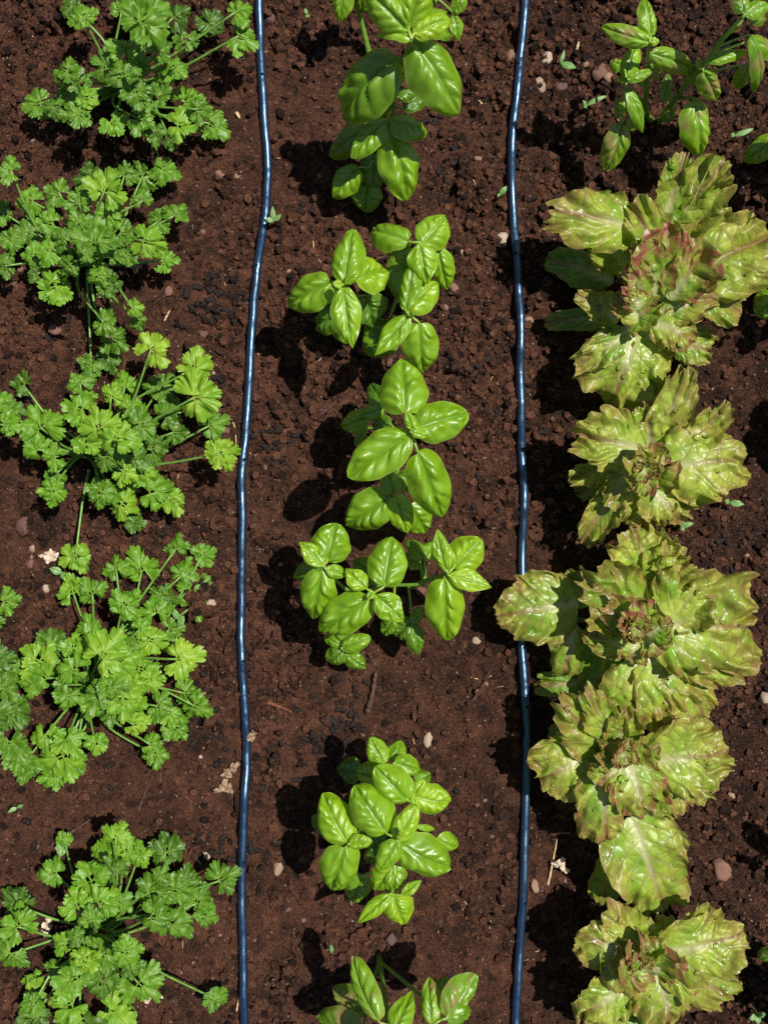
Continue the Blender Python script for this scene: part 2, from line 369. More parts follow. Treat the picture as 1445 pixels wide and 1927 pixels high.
# loose crumbs lying on the soil: nobody could count them
q = np.random.RandomState(21); iv, if_ = ico(1); Vs, Ts = [], []
N = 0
while N < 42000:
    x, y = q.uniform(X0+.01, X1-.01), q.uniform(Y0+.01, Y1-.01)
    if q.rand() > rough_mask[int((x-X0)/RES), int((y-Y0)/RES)]: continue
    if min(abs(x-np.interp(y, LINE_L[::-1, 1], LINE_L[::-1, 0])), abs(x-np.interp(y, LINE_R[::-1, 1], LINE_R[::-1, 0]))) < .0058: continue
    r = .0005+.0036*q.rand()**4.5
    v = lump(iv, q, .45)*np.array([1, .7+.6*q.rand(), .6+.3*q.rand()])*r
    a = q.rand()*6.28; v = v @ np.array([[math.cos(a), math.sin(a), 0], [-math.sin(a), math.cos(a), 0], [0, 0, 1]])
    Vs.append(v+[x, y, gz(x, y)+r*.35]); Ts.append(np.full(len(v), (.5+.36*q.randn()) if q.rand() < .86 else -.35)); N += 1
Fa = (if_[None]+np.arange(N)[:, None, None]*len(iv)).reshape(-1, 3)
cr = mk('soil_crumbs', np.vstack(Vs), Fa, M_SOIL, attrs={'tone': np.concatenate(Ts)}, smooth=False)
tag(cr, 'loose brown soil crumbs strewn over the whole bed', 'soil crumbs', None, 'stuff')

# ------------------------------------------------------------ leaves
def frame(B, T, roll):
    A = T-B; L = np.linalg.norm(A); A = A/L
    Sd = np.cross(A, [0, 0, 1.0]); nS = np.linalg.norm(Sd)
    Sd = Sd/nS if nS > 1e-6 else np.array([1., 0, 0])
    Nn = np.cross(Sd, A)
    c, s = math.cos(roll), math.sin(roll)
    return A, L, Sd*c+Nn*s, Nn*c-Sd*s
def basil_shape(B, T, w, roll=0, arch=.12, dome=.22, pucker=1.0, point=.78, seed=0, nu=34, nv=25, nvein=4.4, twist=0):
    q = np.random.RandomState(seed); A, L, Sd, Nn = frame(B, T, roll)
    u = np.linspace(0, 1, nu)[:, None]; v = np.linspace(-1, 1, nv)[None, :]
    prof = np.sin(np.pi*u**.80)**point; prof = prof*(1+.03*np.sin(u*17+q.rand()*6))
    hw = w*.5
    av = np.abs(v)
    sideph = np.where(v > 0, .22, -.10)
    qv = (u-.42*av**.80*(1-.30*u)+.01)*nvein+sideph
    fr = qv-np.floor(qv); vd = np.minimum(fr, 1-fr)
    env = np.clip(u*9, 0, 1)*np.clip((1-u)*5, 0, 1)
    puff = (np.clip(np.sin(np.pi*fr), 0, 1)**.42)*np.clip(av*3.2, 0, 1)*(1-av**5)*env
    bl = .95+.85*NZ[1](u*5+seed*.37, v*2.2+seed*.7)
    z = hw*(.135*pucker*puff*bl - dome*av**2.2*prof - .14*np.exp(-(v/.075)**2)*(.4+.6*env))
    z = z+hw*.17*NZ[0](u*3.1+seed*.77, v*1.7+seed*1.31)*(.3+av)
    z = z+hw*.05*np.sin(u*14+q.rand()*6)*av**4*env
    z = z+arch*L*4*u*(1-u)
    side = (.05*L*(q.rand()-.5))*np.sin(np.pi*u)
    vein = np.maximum(np.exp(-(v/.05)**2), .75*np.exp(-(vd/.055)**2)*np.clip(1.15-av, 0, 1)*env)
    X = v*hw*prof+side
    # fold the sideways reach in where the blade curves down
    Pt = B+A*(u*L)[..., None]+Sd*X[..., None]+Nn*z[..., None]
    edge = np.broadcast_to(np.maximum(av, 0*u), vein.shape)
    return Pt.reshape(-1, 3), gridF(nu, nv)[:, ::-1], {'vein': vein.ravel(), 'edge': edge.ravel()}
class Basil:
    def __init__(s, base, label, stems, spot=0.0, grp='basil plants'):
        s.b = G(*base); s.o = empty('basil_plant', s.b, label, 'basil plant', grp); s.spot = spot
        s.pts = []; s.k = hash(label) % 9973
        s.k = sum(ord(c) for c in label)
        for st in stems:
            ctrl = [s.b-[0, 0, .004] if p == 0 else P(*p) for p in st]
            if st[0] != 0:                                          # branch: starts on the nearest built stem point
                c0 = ctrl[0]; pp = np.array(s.pts); ctrl[0] = pp[np.argmin(((pp-c0)**2).sum(1))]
            pts = spline(ctrl, 10*len(ctrl)); s.pts += list(pts)
            V, F = tube(pts, np.linspace(.0026 if st[0] == 0 else .0016, .0012, len(pts)), 9)
            mk('stem', V, F, M_STEM, s.o, s.b)
    def leaf(s, bx, by, tx, ty, w, hb, ht, tone=.55, roll=0, arch=.12, dome=.50, point=.55, pucker=1.55):
        s.k += 1; q = random.Random(s.k)
        B, T = P(bx, by, hb/100), P(tx, ty, ht/100)
        wd = w*S*(1-(hb+ht)/200)/max(.35, math.cos(R(roll)))
        V, F, a = basil_shape(B, T, wd, R(roll), arch+.04*(q.random()-.5), dome+.1*(q.random()-.5), pucker, point, s.k)
        pp = np.array(s.pts); c = pp-B; d = (c**2).sum(1)+np.where(c[:, 2] > .004, .0004, 0); N0 = pp[np.argmin(d)]
        if np.linalg.norm(N0-B) > .055: N0 = s.b+(B-s.b)*.35
        A = (T-B)/np.linalg.norm(T-B)
        mid = (N0+B)/2+np.array([0, 0, .1*np.linalg.norm(N0-B)])
        tp = spline([N0, mid, B, B+A*.12*np.linalg.norm(T-B)-[0, 0, .0006]], 12)
        tv, tf = tube(tp, np.linspace(.0011, .0008, 12), 6)
        Vm, Fm, am = merge([(V, F, a), (tv, tf, {'vein': 0, 'edge': .97})])
        o = mk('leaf', Vm, Fm, M_BASIL, s.o, s.b, am)
        o['tone'] = tone+.34*(q.random()-.58); o['spot'] = float(s.spot)
        return o
def leaves(pl, rows):
    for r in rows: pl.leaf(*r)

A = Basil((744, 255), 'tallest basil plant with the largest leaves, at the top of the middle row',
          [[0, (737, 215, 5), (748, 140, 14), (774, 74, 20)] and [0, (738, 222, .05), (750, 145, .13), (774, 74, .20)], [(738, 235, .04), (730, 228, .09)], [(740, 240, .02), (690, 320, .05)]])
leaves(A, [
    (767, 58, 690, -18, 66, 20, 21, .72, 18), (769, 54, 792, -45, 72, 20, 22, .7, -12), (778, 64, 848, 36, 44, 20, 19.5, .74, -15),
    (774, 72, 708, 66, 28, 20, 18.5, .8, -25, .12), (795, 38, 840, 24, 34, 18, 16, .5), (800, 60, 850, 70, 30, 17, 14, .5),
    (779, 76, 864, 216, 96, 18, 15.5, .60, 6, .13), (748, 108, 648, 226, 104, 16, 10, .52, -8, .2),
    (748, 183, 786, 172, 27, 9, 9, .35), (760, 205, 804, 182, 34, 7, 6, .3), (768, 128, 802, 166, 32, 9, 6, .3), (742, 185, 705, 218, 40, 8, 5, .25),
    (730, 226, 661, 298, 54, 9.5, 8.5, .62, -14), (733, 228, 805, 250, 56, 9.8, 8.5, .42, 10), (736, 256, 766, 378, 78, 9, 7, .62, 5, .14),
    (698, 240, 621, 296, 54, 5, 2.5, .28, 0, .16), (676, 315, 626, 372, 52, 4.5, 3, .42, 0, .18), (700, 290, 702, 362, 50, 4.5, 3, .25), (692, 348, 688, 400, 60, 3.5, 1.8, .3, 0, .16)])
A2 = Basil((700, 120), 'basil plant at the top edge, only low leaves in view, left of the tallest basil',
           [[0, (675, 20, .04), (665, -30, .08)]])
leaves(A2, [(650, -32, 640, 42, 40, 8, 6, .5), (678, -25, 682, 24, 34, 7, 4, .3), (640, -30, 600, -10, 40, 8, 6, .5), (665, -40, 700, -60, 40, 9, 8, .5)])
A3 = Basil((858, 78), 'smallest basil seedling, at the top edge right of the tallest basil', [[0, (856, 45, .02), (853, 25, .04)]])
leaves(A3, [(872, -8, 850, 27, 31, 5, 4, .5), (852, 28, 862, 79, 28, 4, 3, .52, 8, .14, .22, .95), (805, -14, 818, 12, 36, 5, 4, .45), (858, 40, 866, 60, 16, 2, 1, .5)])
B1 = Basil((662, 588), 'basil plant with a four leaved cross shaped top, in the second clump from the top',
           [[0, (655, 570, .06), (646, 530, .145)], [(655, 575, .04), (625, 605, .06)]])
leaves(B1, [
    (647, 532, 664, 430, 63, 15, 14.5, .74, 8, .08), (668, 529, 729, 512, 74, 13.6, 11, .68, 0, .16, .24, .6), (645, 535, 665, 656, 58, 14.8, 14, .74, -4, .07, .2, .92),
    (625, 530, 542, 574, 70, 13.6, 10.5, .64, 0, .15), (650, 534, 675, 511, 19, 15.4, 16, .85), (646, 536, 625, 534, 18, 15.2, 15.5, .85, 0, .1, .2, 1),
    (640, 596, 597, 614, 52, 7, 4, .3, 0, .18), (640, 600, 652, 646, 44, 6, 4, .28), (688, 556, 702, 612, 74, 8, 6, .22), (640, 575, 612, 580, 44, 7, 5, .2)])
B2 = Basil((748, 560), 'twin topped basil plant right of the cross shaped one, in the second clump',
           [[0, (758, 520, .07), (772, 456, .13)], [(752, 550, .03), (765, 590, .08), (775, 596, .125)], [(752, 556, .02), (725, 620, .05)]])
leaves(B2, [
    (770, 454, 696, 440, 58, 13, 10, .68, -10, .2), (794, 460, 838, 407, 66, 13, 12.4, .74, 0, .1), (790, 457, 804, 536, 58, 13.2, 12.5, .76, -6, .06, .3, .95),
    (824, 468, 842, 543, 46, 11.6, 9, .62, -12, .16), (764, 586, 783, 492, 42, 12, 12.4, .7, 14, .1), (768, 585, 822, 530, 62, 12, 11, .68, 6, .12),
    (765, 470, 760, 572, 74, 8.5, 7, .25), (772, 592, 707, 669, 48, 12.6, 12, .74, -8, .08, .22, .95), (789, 608, 797, 700, 70, 11.8, 8.5, .66, 0, .15),
    (735, 610, 688, 668, 76, 6, 4, .32), (770, 456, 726, 478, 36, 8, 6, .35), (772, 594, 778, 580, 12, 13.2, 14, .85), (750, 610, 700, 632, 40, 7, 5, .2)])
C_ = Basil((765, 838), 'basil plant with four broad bright leaves round a small bud, third in the row',
           [[0, (768, 828, .08), (772, 806, .19)], [(766, 835, .03), (742, 905, .09), (740, 932, .11)], [(765, 835, .02), (720, 780, .06)]])
leaves(C_, [
    (762, 778, 756, 676, 94, 18.5, 17, .74, 0, .12), (781, 806, 882, 778, 78, 18.6, 17, .74, 0, .11), (772, 818, 657, 898, 82, 18.6, 17, .78, -6, .08, .16),
    (786, 850, 832, 972, 80, 17.6, 14, .70, 0, .14), (777, 810, 763, 772, 24, 19.4, 20, .82, 0, .1, .3, .95), (773, 813, 804, 823, 17, 19.3, 19, .82, 0, .1, .3, .95),
    (731, 938, 652, 990, 78, 11, 8.5, .66, 0, .14), (744, 932, 765, 1003, 50, 11.4, 10, .68, 0, .1), (741, 930, 730, 888, 42, 11.4, 11.5, .6), (764, 926, 770, 882, 50, 9, 9, .35),
    (770, 950, 802, 1002, 66, 8, 5.5, .42), (692, 784, 643, 803, 45, 7.5, 5.5, .56, 0, .15), (722, 770, 677, 780, 32, 8.5, 7.5, .36), (726, 764, 698, 722, 42, 9, 6.5, .26),
    (690, 806, 667, 838, 17, 4, 3, .4), (735, 800, 700, 800, 40, 9, 7, .25), (742, 932, 752, 946, 12, 11.8, 12.4, .8)])
D1 = Basil((704, 1098), 'wide basil plant with several leaf tops, left half of the fourth clump',
           [[0, (703, 1104, .06), (704, 1116, .135)], [(703, 1102, .03), (660, 1112, .07), (626, 1085, .10), (610, 1064, .125)], [(703, 1104, .04), (790, 1100, .07), (795, 1097, .075)],
            [(704, 1104, .02), (660, 1180, .04), (642, 1221, .06)]])
leaves(D1, [
    (615, 1057, 633, 984, 76, 12.6, 12, .72, 0, .13), (610, 1066, 563, 1019, 38, 12.8, 12.8, .8, -10, .08, .22, .92), (612, 1070, 655, 1083, 27, 12.8, 12.2, .72, 0, .1, .2, .92),
    (605, 1072, 589, 1166, 70, 12.3, 9.5, .68, 0, .15), (605, 1064, 554, 1088, 40, 9, 7, .34),
    (722, 1104, 738, 1010, 75, 13, 12, .70, 0, .11), (690, 1108, 650, 1070, 40, 13.4, 13, .76, 0, .1, .22, .95), (705, 1120, 760, 1169, 54, 13.4, 12.8, .78, 0, .07, .2, .95),
    (694, 1128, 602, 1187, 75, 12.6, 10, .69, 0, .13), (712, 1090, 664, 1054, 44, 9, 7, .28), (704, 1116, 698, 1126, 10, 14, 14.6, .85),
    (740, 1168, 720, 1192, 34, 6, 4, .45), (775, 1170, 745, 1198, 52, 6, 4.5, .28), (776, 1175, 785, 1231, 36, 6, 5, .36, 20),
    (776, 1174, 796, 1142, 24, 6, 5.5, .3, -20), (640, 1213, 610, 1196, 26, 5.5, 4.5, .45), (645, 1224, 616, 1244, 40, 5.5, 4, .4, 0, .2), (642, 1220, 698, 1199, 35, 6, 6.5, .55),
    (655, 1234, 688, 1256, 34, 5, 4, .45), (640, 1185, 650, 1212, 20, 6, 5, .3)])
D2 = Basil((790, 1098), 'long stalked basil plant beside the right drip line, right half of the fourth clump',
           [[0, (770, 1105, .03), (797, 1094, .075), (825, 1086, .105), (842, 1080, .12)], [(797, 1094, .075), (799, 1070, .08), (799, 1050, .085)]])
leaves(D2, [
    (841, 1077, 823, 996, 38, 12.6, 13, .78, 16, .07, .25, .95), (852, 1069, 906, 1014, 70, 12, 11.5, .74, 0, .1), (844, 1083, 925, 1106, 42, 12.4, 11.8, .76, 12, .07, .2, .95),
    (836, 1087, 841, 1205, 74, 11.8, 8.5, .70, 0, .15), (797, 1048, 764, 1017, 31, 8.5, 7.5, .5, 0, .15), (800, 1048, 819, 1020, 32, 8.5, 7, .42), (790, 1060, 760, 1050, 34, 7, 5, .4)])
E1 = Basil((735, 1500), 'densest basil plant, a rounded clump of many small leaves, fifth in the middle row',
           [[0, (737, 1530, .06), (745, 1580, .145)], [(736, 1510, .02), (690, 1550, .06), (653, 1590, .12)], [(735, 1505, .02), (760, 1490, .07), (778, 1500, .12)],
            [(736, 1508, .02), (738, 1600, .06), (738, 1682, .11)], [(735, 1503, .01), (728, 1470, .06), (735, 1440, .10)]])
leaves(E1, [
    (722, 1438, 696, 1387, 42, 10.5, 10, .76, 0, .08), (742, 1434, 755, 1394, 40, 9.8, 8.5, .62), (741, 1436, 790, 1446, 44, 11, 10, .66, 0, .18), (770, 1508, 706, 1441, 68, 13, 13.2, .68, 0, .13),
    (722, 1462, 670, 1452, 52, 10, 9, .7, 0, .13), (677, 1455, 633, 1447, 50, 4, 3, .26), (727, 1568, 668, 1477, 82, 13.8, 12.6, .70, 0, .13),
    (654, 1587, 609, 1492, 70, 12.4, 10.8, .70, 0, .13), (655, 1588, 701, 1582, 30, 12.8, 13, .76), (650, 1595, 624, 1674, 74, 12.2, 9.4, .70, 0, .15),
    (640, 1570, 587, 1538, 46, 7.5, 5, .36), (682, 1648, 662, 1696, 54, 7, 4.5, .5), (777, 1498, 848, 1508, 62, 12.2, 11, .72, 0, .13),
    (778, 1497, 798, 1468, 27, 12.6, 13, .8), (778, 1500, 786, 1529, 19, 12.6, 12.8, .8), (785, 1475, 808, 1456, 42, 9, 7, .5), (745, 1582, 783, 1514, 45, 14.2, 14, .74, 0, .1),
    (748, 1582, 713, 1638, 44, 14.6, 14.2, .8, 0, .09), (754, 1588, 847, 1632, 82, 13.9, 12, .72, 0, .14), (820, 1578, 860, 1592, 40, 9, 7.5, .6), (717, 1598, 688, 1622, 34, 8, 6, .26),
    (742, 1628, 706, 1676, 52, 11, 9.5, .72, 0, .12), (742, 1628, 741, 1682, 50, 11, 10, .68), (735, 1682, 673, 1738, 30, 11.4, 11, .8, -18, .06, .2, .95), (740, 1685, 762, 1739, 62, 11.2, 10, .72, 0, .12),
    (755, 1685, 793, 1656, 20, 11.4, 11.8, .76, 25, .06, .2, .95), (785, 1556, 818, 1561, 14, 8, 7, .6), (752, 1575, 760, 1560, 14, 15.2, 15.8, .85), (700, 1600, 720, 1560, 40, 8, 7, .2)])
F1 = Basil((712, 1790), 'basil plant with brown scorch marks on its leaves, cut by the bottom edge',
           [[0, (722, 1860, .07), (735, 1950, .17)], [(715, 1800, .02), (690, 1890, .07), (690, 1910, .08)], [(716, 1800, .02), (810, 1890, .08), (828, 1920, .14)]], .85)
leaves(F1, [
    (712, 1922, 664, 1799, 54, 15, 12, .62, 22, .1), (690, 1905, 626, 1858, 52, 8, 6, .25), (676, 1945, 600, 1910, 64, 10, 7, .42), (738, 1945, 776, 1866, 44, 15, 12, .55, 20, .08, .2, .95),
    (812, 1928, 808, 1840, 40, 14, 12, .6, 14), (830, 1885, 838, 1836, 36, 10, 9, .45), (840, 1915, 895, 1831, 66, 14, 13, .42, -22, .08), (718, 1915, 746, 1909, 14, 12, 12, .8),
    (735, 1950, 700, 2000, 60, 16, 14, .6), (740, 1950, 790, 1990, 60, 16, 14, .6), (842, 1918, 885, 1900, 40, 13, 11, .45)])
Gp = Basil((1228, 225), 'spindly basil plant with brown streaked leaves, top right, directly above the lettuces',
           [[0, (1215, 205, .04), (1218, 140, .10), (1221, 78, .15)], [(1217, 200, .05), (1178, 165, .07), (1172, 215, .07)], [(1218, 160, .08), (1180, 148, .11)]], .8)
leaves(Gp, [
    (1223, 79, 1132, 50, 36, 15, 14, .58, 22, .1), (1224, 68, 1211, -4, 38, 15, 15, .55, -14, .08), (1177, 144, 1198, 84, 34, 11.5, 11, .52, 18), (1181, 150, 1226, 133, 23, 11.5, 11.5, .62),
    (1181, 152, 1160, 147, 15, 11, 10.5, .6), (1223, 100, 1304, 132, 38, 13, 10, .38, -22, .16), (1226, 120, 1236, 148, 30, 10, 8, .3), (1176, 167, 1208, 250, 32, 10, 8, .42, 18, .1, .2, .95),
    (1170, 232, 1140, 322, 50, 7, 4.5, .48, 8, .14), (1162, 195, 1178, 212, 14, 8, 7.5, .55), (1170, 125, 1148, 116, 28, 7, 6, .55), (1222, 78, 1240, 76, 18, 15, 15, .7),
    (1200, 240, 1188, 218, 34, 4, 3, .5), (1160, 222, 1160, 182, 12, 7, 8, .5)])
Hp = Basil((1240, 228), 'leaning basil plant with a long bare stem, in the top right corner',
           [[0, (1283, 168, .08), (1318, 130, .12), (1353, 80, .16), (1400, 28, .19)], [(1275, 180, .06), (1305, 185, .09)]], .8)
leaves(Hp, [
    (1330, 118, 1404, 97, 26, 13, 13, .5, 15), (1322, 134, 1347, 188, 42, 12.5, 10, .3, -18), (1304, 188, 1317, 292, 66, 9, 6.5, .56, 6, .12), (1255, 198, 1263, 228, 34, 4, 2.5, .35),
    (1318, 128, 1288, 160, 34, 11, 9, .25), (1248, 192, 1256, 138, 23, 7.5, 8, .4, 10), (1412, 66, 1419, 174, 34, 15, 11, .32, 18, .12), (1411, 120, 1384, 168, 34, 10, 7, .42),
    (1400, 28, 1448, 8, 36, 19, 18.5, .5), (1398, 26, 1384, -24, 36, 19, 19, .5), (1402, 30, 1440, 40, 30, 18, 16, .38), (1395, 40, 1375, 60, 22, 15, 13, .4), (1418, 76, 1460, 110, 44, 14, 11, .4), (1318, 130, 1310, 112, 14, 12.5, 13.4, .6)])
# the next row, beyond the right edge: mostly out of view, it shades the soil along the edge
def row_basil(gx_, gy_, hgt, seed, label, edge=()):
    q = random.Random(seed); b = G(gx_, gy_)
    tops = [(gx_+q.uniform(-6, 6), gy_+q.uniform(-6, 6))]
    pl = Basil((gx_, gy_), label, [[0, None]][:0] or [[0, W(gx_+4, gy_-3, hgt*.5), W(gx_+q.uniform(-10, 10), gy_+q.uniform(-10, 10), hgt)]], .5)
    for lev in range(5):
        h = hgt*(1-.17*lev); ln = (26, 52, 74, 86, 78)[lev]
        a0 = q.random()*6.28 if lev == 0 else a0+1.57+q.uniform(-.3, .3)
        for s_ in (0, 3.14):
            a = a0+s_; c, s2 = math.cos(a), math.sin(a)
            B = W(gx_+6*c, gy_+6*s2, h); T = W(gx_+ln*c, gy_+ln*s2, h-(.1+.1*lev)*ln*S*1.5)
            pl.leaf(*B[:2], *T[:2], ln*.72, B[2]*100, max(T[2]*100, .8), .5+.1*q.random(), 0, .14)
    for r in edge: pl.leaf(*r)
def W(gx_, gy_, h):
    "photograph coordinates and height of a point h metres over ground pixel (gx_, gy_)"
    t = h/H; return (CX+(gx_-CX)/(1-t), CY+(gy_-CY)/(1-t), t)
row_basil(1500, 300, .17, 1, 'basil plant beyond the right edge showing one low leaf tip, level with the topmost lettuce', [(1462, 258, 1399, 303, 46, 4, 2.5, .5)])
row_basil(1510, 560, .17, 2, 'basil plant beyond the right edge showing a green leaf beside the topmost lettuce', [(1465, 560, 1420, 592, 60, 5, 4, .55)])
row_basil(1530, 790, .15, 3, 'basil plant beyond the right edge, level with the second lettuce')
row_basil(1545, 1560, .15, 4, 'basil plant beyond the right edge, level with the lone brown and pink stone')
row_basil(1520, 1820, .14, 5, 'basil plant beyond the right edge showing a dark leaf by the lowest lettuce', [(1470, 1790, 1424, 1800, 34, 3, 1.5, .25)])

# ------------------------------------------------------------ lettuces
def drops(parent, V, q, n, loc, nu, nv):
    g = V.reshape(nu, nv, 3)
    for _ in range(n*2):
        if n <= 0: break
        i = int(nu*(.45+.5*q.rand())); j = q.randint(6, nv-6); i = min(i, nu-3)
        p = g[i, j]; a = g[i+1, j]-g[i-1, j]; b = g[i, j+1]-g[i, j-1]; nn = np.cross(b, a); nn /= np.linalg.norm(nn)+1e-12
        if nn[2] < 0: nn = -nn
        if nn[2] < .72: continue
        n -= 1; r = .0008+.0023*q.rand()**2.2
        o = bpy.data.objects.new('water_drop', DROP); COL.objects.link(o); o.parent = parent
        o.matrix_local = Matrix.Translation(Vector(p-loc)) @ Vector(nn).to_track_quat('Z', 'Y').to_matrix().to_4x4() @ Matrix.Diagonal((r*(.85+.3*q.rand()), r*(.85+.3*q.rand()), r*.46, 1))
_th = np.linspace(0, np.pi/2, 7)
dv = np.array([[math.cos(t)*math.cos(a), math.cos(t)*math.sin(a), math.sin(t)-.12] for t in _th for a in np.arange(14)*2*np.pi/14])
dF = np.array([[i*14+j, i*14+(j+1) % 14, (i+1)*14+(j+1) % 14, (i+1)*14+j] for i in range(6) for j in range(14)])
_d = mk('water_drop', dv, dF, M_DROP); DROP = _d.data; bpy.data.objects.remove(_d)
class Lettuce:
    def __init__(s, base, label, seed):
        s.b = G(*base); s.o = empty('lettuce', s.b, label, 'lettuce', 'row of loose leaf lettuces'); s.k = seed*100
        V, F = tube(spline([s.b-[0, 0, .004], s.b+[.001, 0, .012], s.b+[.001, .001, .028]], 10), np.linspace(.008, .004, 10), 12)
        mk('stem', V, F, M_STEM, s.o, s.b)
    def leaf(s, bx, by, tx, ty, w, hb, ht, red=.2, ruf=1.0, tone=.6, cup=.0, arch=.08, roll=0, nd=5):
        s.k += 1; q = np.random.RandomState(s.k)
        B, T = P(bx, by, hb/100), P(tx, ty, ht/100)
        A, L, Sd, Nn = frame(B, T, R(roll)); W_ = w*S*(1-(hb+ht)/200)/max(.4, math.cos(R(roll)))
        nr, nf = 46, 161
        rho = np.linspace(.02, 1, nr)[:, None]; v = np.linspace(-1, 1, nf)[None, :]
        v = v*.6+.4*v**3
        ph = v*R(80)
        sc = .13*NZ[0](v*3.3+s.k*.7, v*0+1.3)+.05*NZ[1](v*8+s.k, v*0+4.1)
        ruf = min(ruf, 1.0+.15*(ruf-1)); ser = np.cos(v*23+3.0*NZ[2](v*3.2+s.k, v*0))**2
        Rf = np.cos(ph)**.55*(1.0+sc+(.042+.03*NZ[4](v*7+s.k, v*0+2.2))*(ser-.5)*np.clip(rho*3-2, 0, 1))
        kx = W_/(1.17*L)
        y = rho*Rf*np.cos(ph); x = rho*Rf*np.sin(ph)*kx
        arc = v*(3.1)
        o1, o2 = q.rand()*20, q.rand()*20
        wr1, wr2 = NZ[2](x*5+o1, y*5+o2), NZ[4](x*5+o2, y*5+o1)       # warps the folds so they do not run straight from the base
        ar = arc+.45*wr1; rr_ = rho*1.6+.5*wr2
        zz = W_*.14*ruf*rho**2*NZ[3](ar*1.5+o1, rr_+o2)
        zz = zz+W_*(.10*NZ[4](ar*3.2+o2, rr_*1.5+o1)+.085*np.sin(ar*7.5+o1))*ruf*rho**4
        zz = zz+W_*.07*ruf*rho**9*NZ[1](ar*7.5+o1, rr_*1.5)
        av = np.abs(v)
        x = x+W_/L*.05*ruf*rho**3*NZ[2](arc*3.2+o2, rho*2+o1)
        y = y+.05*ruf*rho**3*NZ[5](arc*3.4+o1, rho*2+o2)
        pn = x/kx if kx else x
        zz = zz+W_*.035*ruf*rho**14*NZ[3](arc*17+o2, rho*2+o1)
        y = y+.014*ruf*rho**6*NZ[4](arc*10+o1, rho*2)
        zz = zz+(.0016*NZ[0](x*L/.013+o1, y*L/.013+o2)+.0009*NZ[5](x*L/.0055+o1, y*L/.0055+o2))*np.clip(rho*2, 0, 1)
        zz = zz+cup*W_*(x*L/W_)**2*2
        zz = zz+arch*L*4*y*(1-y)
        # midrib and side veins
        nve = 5.5; au = np.abs(x)*L/(W_*.5+1e-9)
        qv = (y-.34*au**.9)*nve+np.where(x > 0, .3, 0); fr = qv-np.floor(qv); vd = np.minimum(fr, 1-fr)
        mid = np.exp(-(x*L/(.0016+.0030*(1-y)**1.5))**2)
        sv = .85*np.exp(-(vd/.05)**2)*np.clip(1.2-au, 0, 1)*np.clip(au*6, 0, 1)*np.clip((1.05-y)*4, 0, 1)
        vein = np.maximum(mid, sv)
        zz = zz-.0012*mid-.0010*sv
        Pt = B+A*(y*L)[..., None]+Sd*(x*L)[..., None]+Nn*zz[..., None]
        Pt[..., 2] = np.maximum(Pt[..., 2], .004)
        V = Pt.reshape(-1, 3)
        edge = np.broadcast_to(rho, vein.shape)
        flat = np.stack([(x*L+o1).ravel(), (y*L+o2).ravel(), np.zeros(x.size)], 1)
        o = mk('leaf', V, gridF(nr, nf), M_LETT, s.o, s.b, {'vein': vein.ravel(), 'edge': edge.ravel()}, {'flat': flat})
        o['red'] = float(red); o['tone'] = float(tone)
        if nd: drops(o, V, q, nd, s.b, nr, nf)
        return o
def rows(pl, rs):
    for r in rs:
        kw = r[-1] if isinstance(r[-1], dict) else {}
        pl.leaf(*(r[:-1] if kw else r), **kw)
L1 = Lettuce((1205, 575), 'largest lettuce, topmost in the row, with a reddish centre and broad leaves at right', 1)
rows(L1, [
    (1245, 440, 1368, 300, 120, 5, 10, .15, 1.0, .55, .5, .05), (1245, 430, 1290, 285, 70, 6, 9, .1, .8, .3, .3, .05),
    (1205, 440, 1024, 395, 112, 7, 9, .25, 1.1, .65, -.1, .16), (1180, 500, 1095, 425, 90, 5, 8, .15, .9, .35, .3, .05), (1240, 500, 1180, 370, 90, 5, 9, .2, 1.0, .45, .3, .1),
    (1262, 530, 1455, 440, 165, 6, 8, .15, 1.0, .7, .1, .1, 0, 12), (1262, 540, 1398, 588, 84, 5, 6, .2, 1.0, .45, .1, .15), (1250, 520, 1400, 500, 100, 4, 5, .2, .9, .4),
    (1155, 530, 1026, 485, 66, 2, 1.6, .05, .7, .12, 0, .1, 0, 0), (1160, 600, 1022, 606, 44, 2, 1.5, .05, .6, .1, 0, .1, 0, 0), (1165, 605, 1083, 552, 60, 5, 7, .15, 1.2, .6, .3, .1),
    (1248, 568, 1262, 418, 165, 8, 12, 1.0, .8, .42, .45, .06), (1232, 560, 1205, 455, 84, 9, 11.5, .8, .9, .5, .3, .1), (1215, 570, 1176, 508, 66, 10, 12, 1.1, 1.3, .5, -.3, .15), (1205, 580, 1184, 545, 50, 11, 11.5, 1.1, 1.4, .6, -.5, .2),
    (1258, 565, 1328, 470, 84, 9, 11, .8, 1.0, .5, .4, .08), (1245, 590, 1350, 555, 76, 8, 9, .55, 1.1, .6, 0, .12), (1225, 605, 1312, 648, 76, 8, 8, .7, 1.0, .6, -.2, .16),
    (1175, 615, 1246, 560, 66, 8, 10.5, .25, 1.3, .25, .5, .05), (1190, 625, 1078, 692, 66, 7, 6, .2, 1.1, .45, .2, .1), (1205, 600, 1150, 560, 60, 9, 10, .4, 1.5, .7),
    (1195, 628, 1145, 766, 175, 7, 5, .15, .75, .62, -.15, .14, 0, 10), (1270, 640, 1342, 664, 76, 3, 2.5, .15, 1.0, .3, 0, .1, 0, 1), (1210, 610, 1250, 690, 90, 6, 5, .3, .9, .4)])
L2 = Lettuce((1205, 885), 'lettuce with one wide flat pale green leaf spreading right, second from the top', 2)
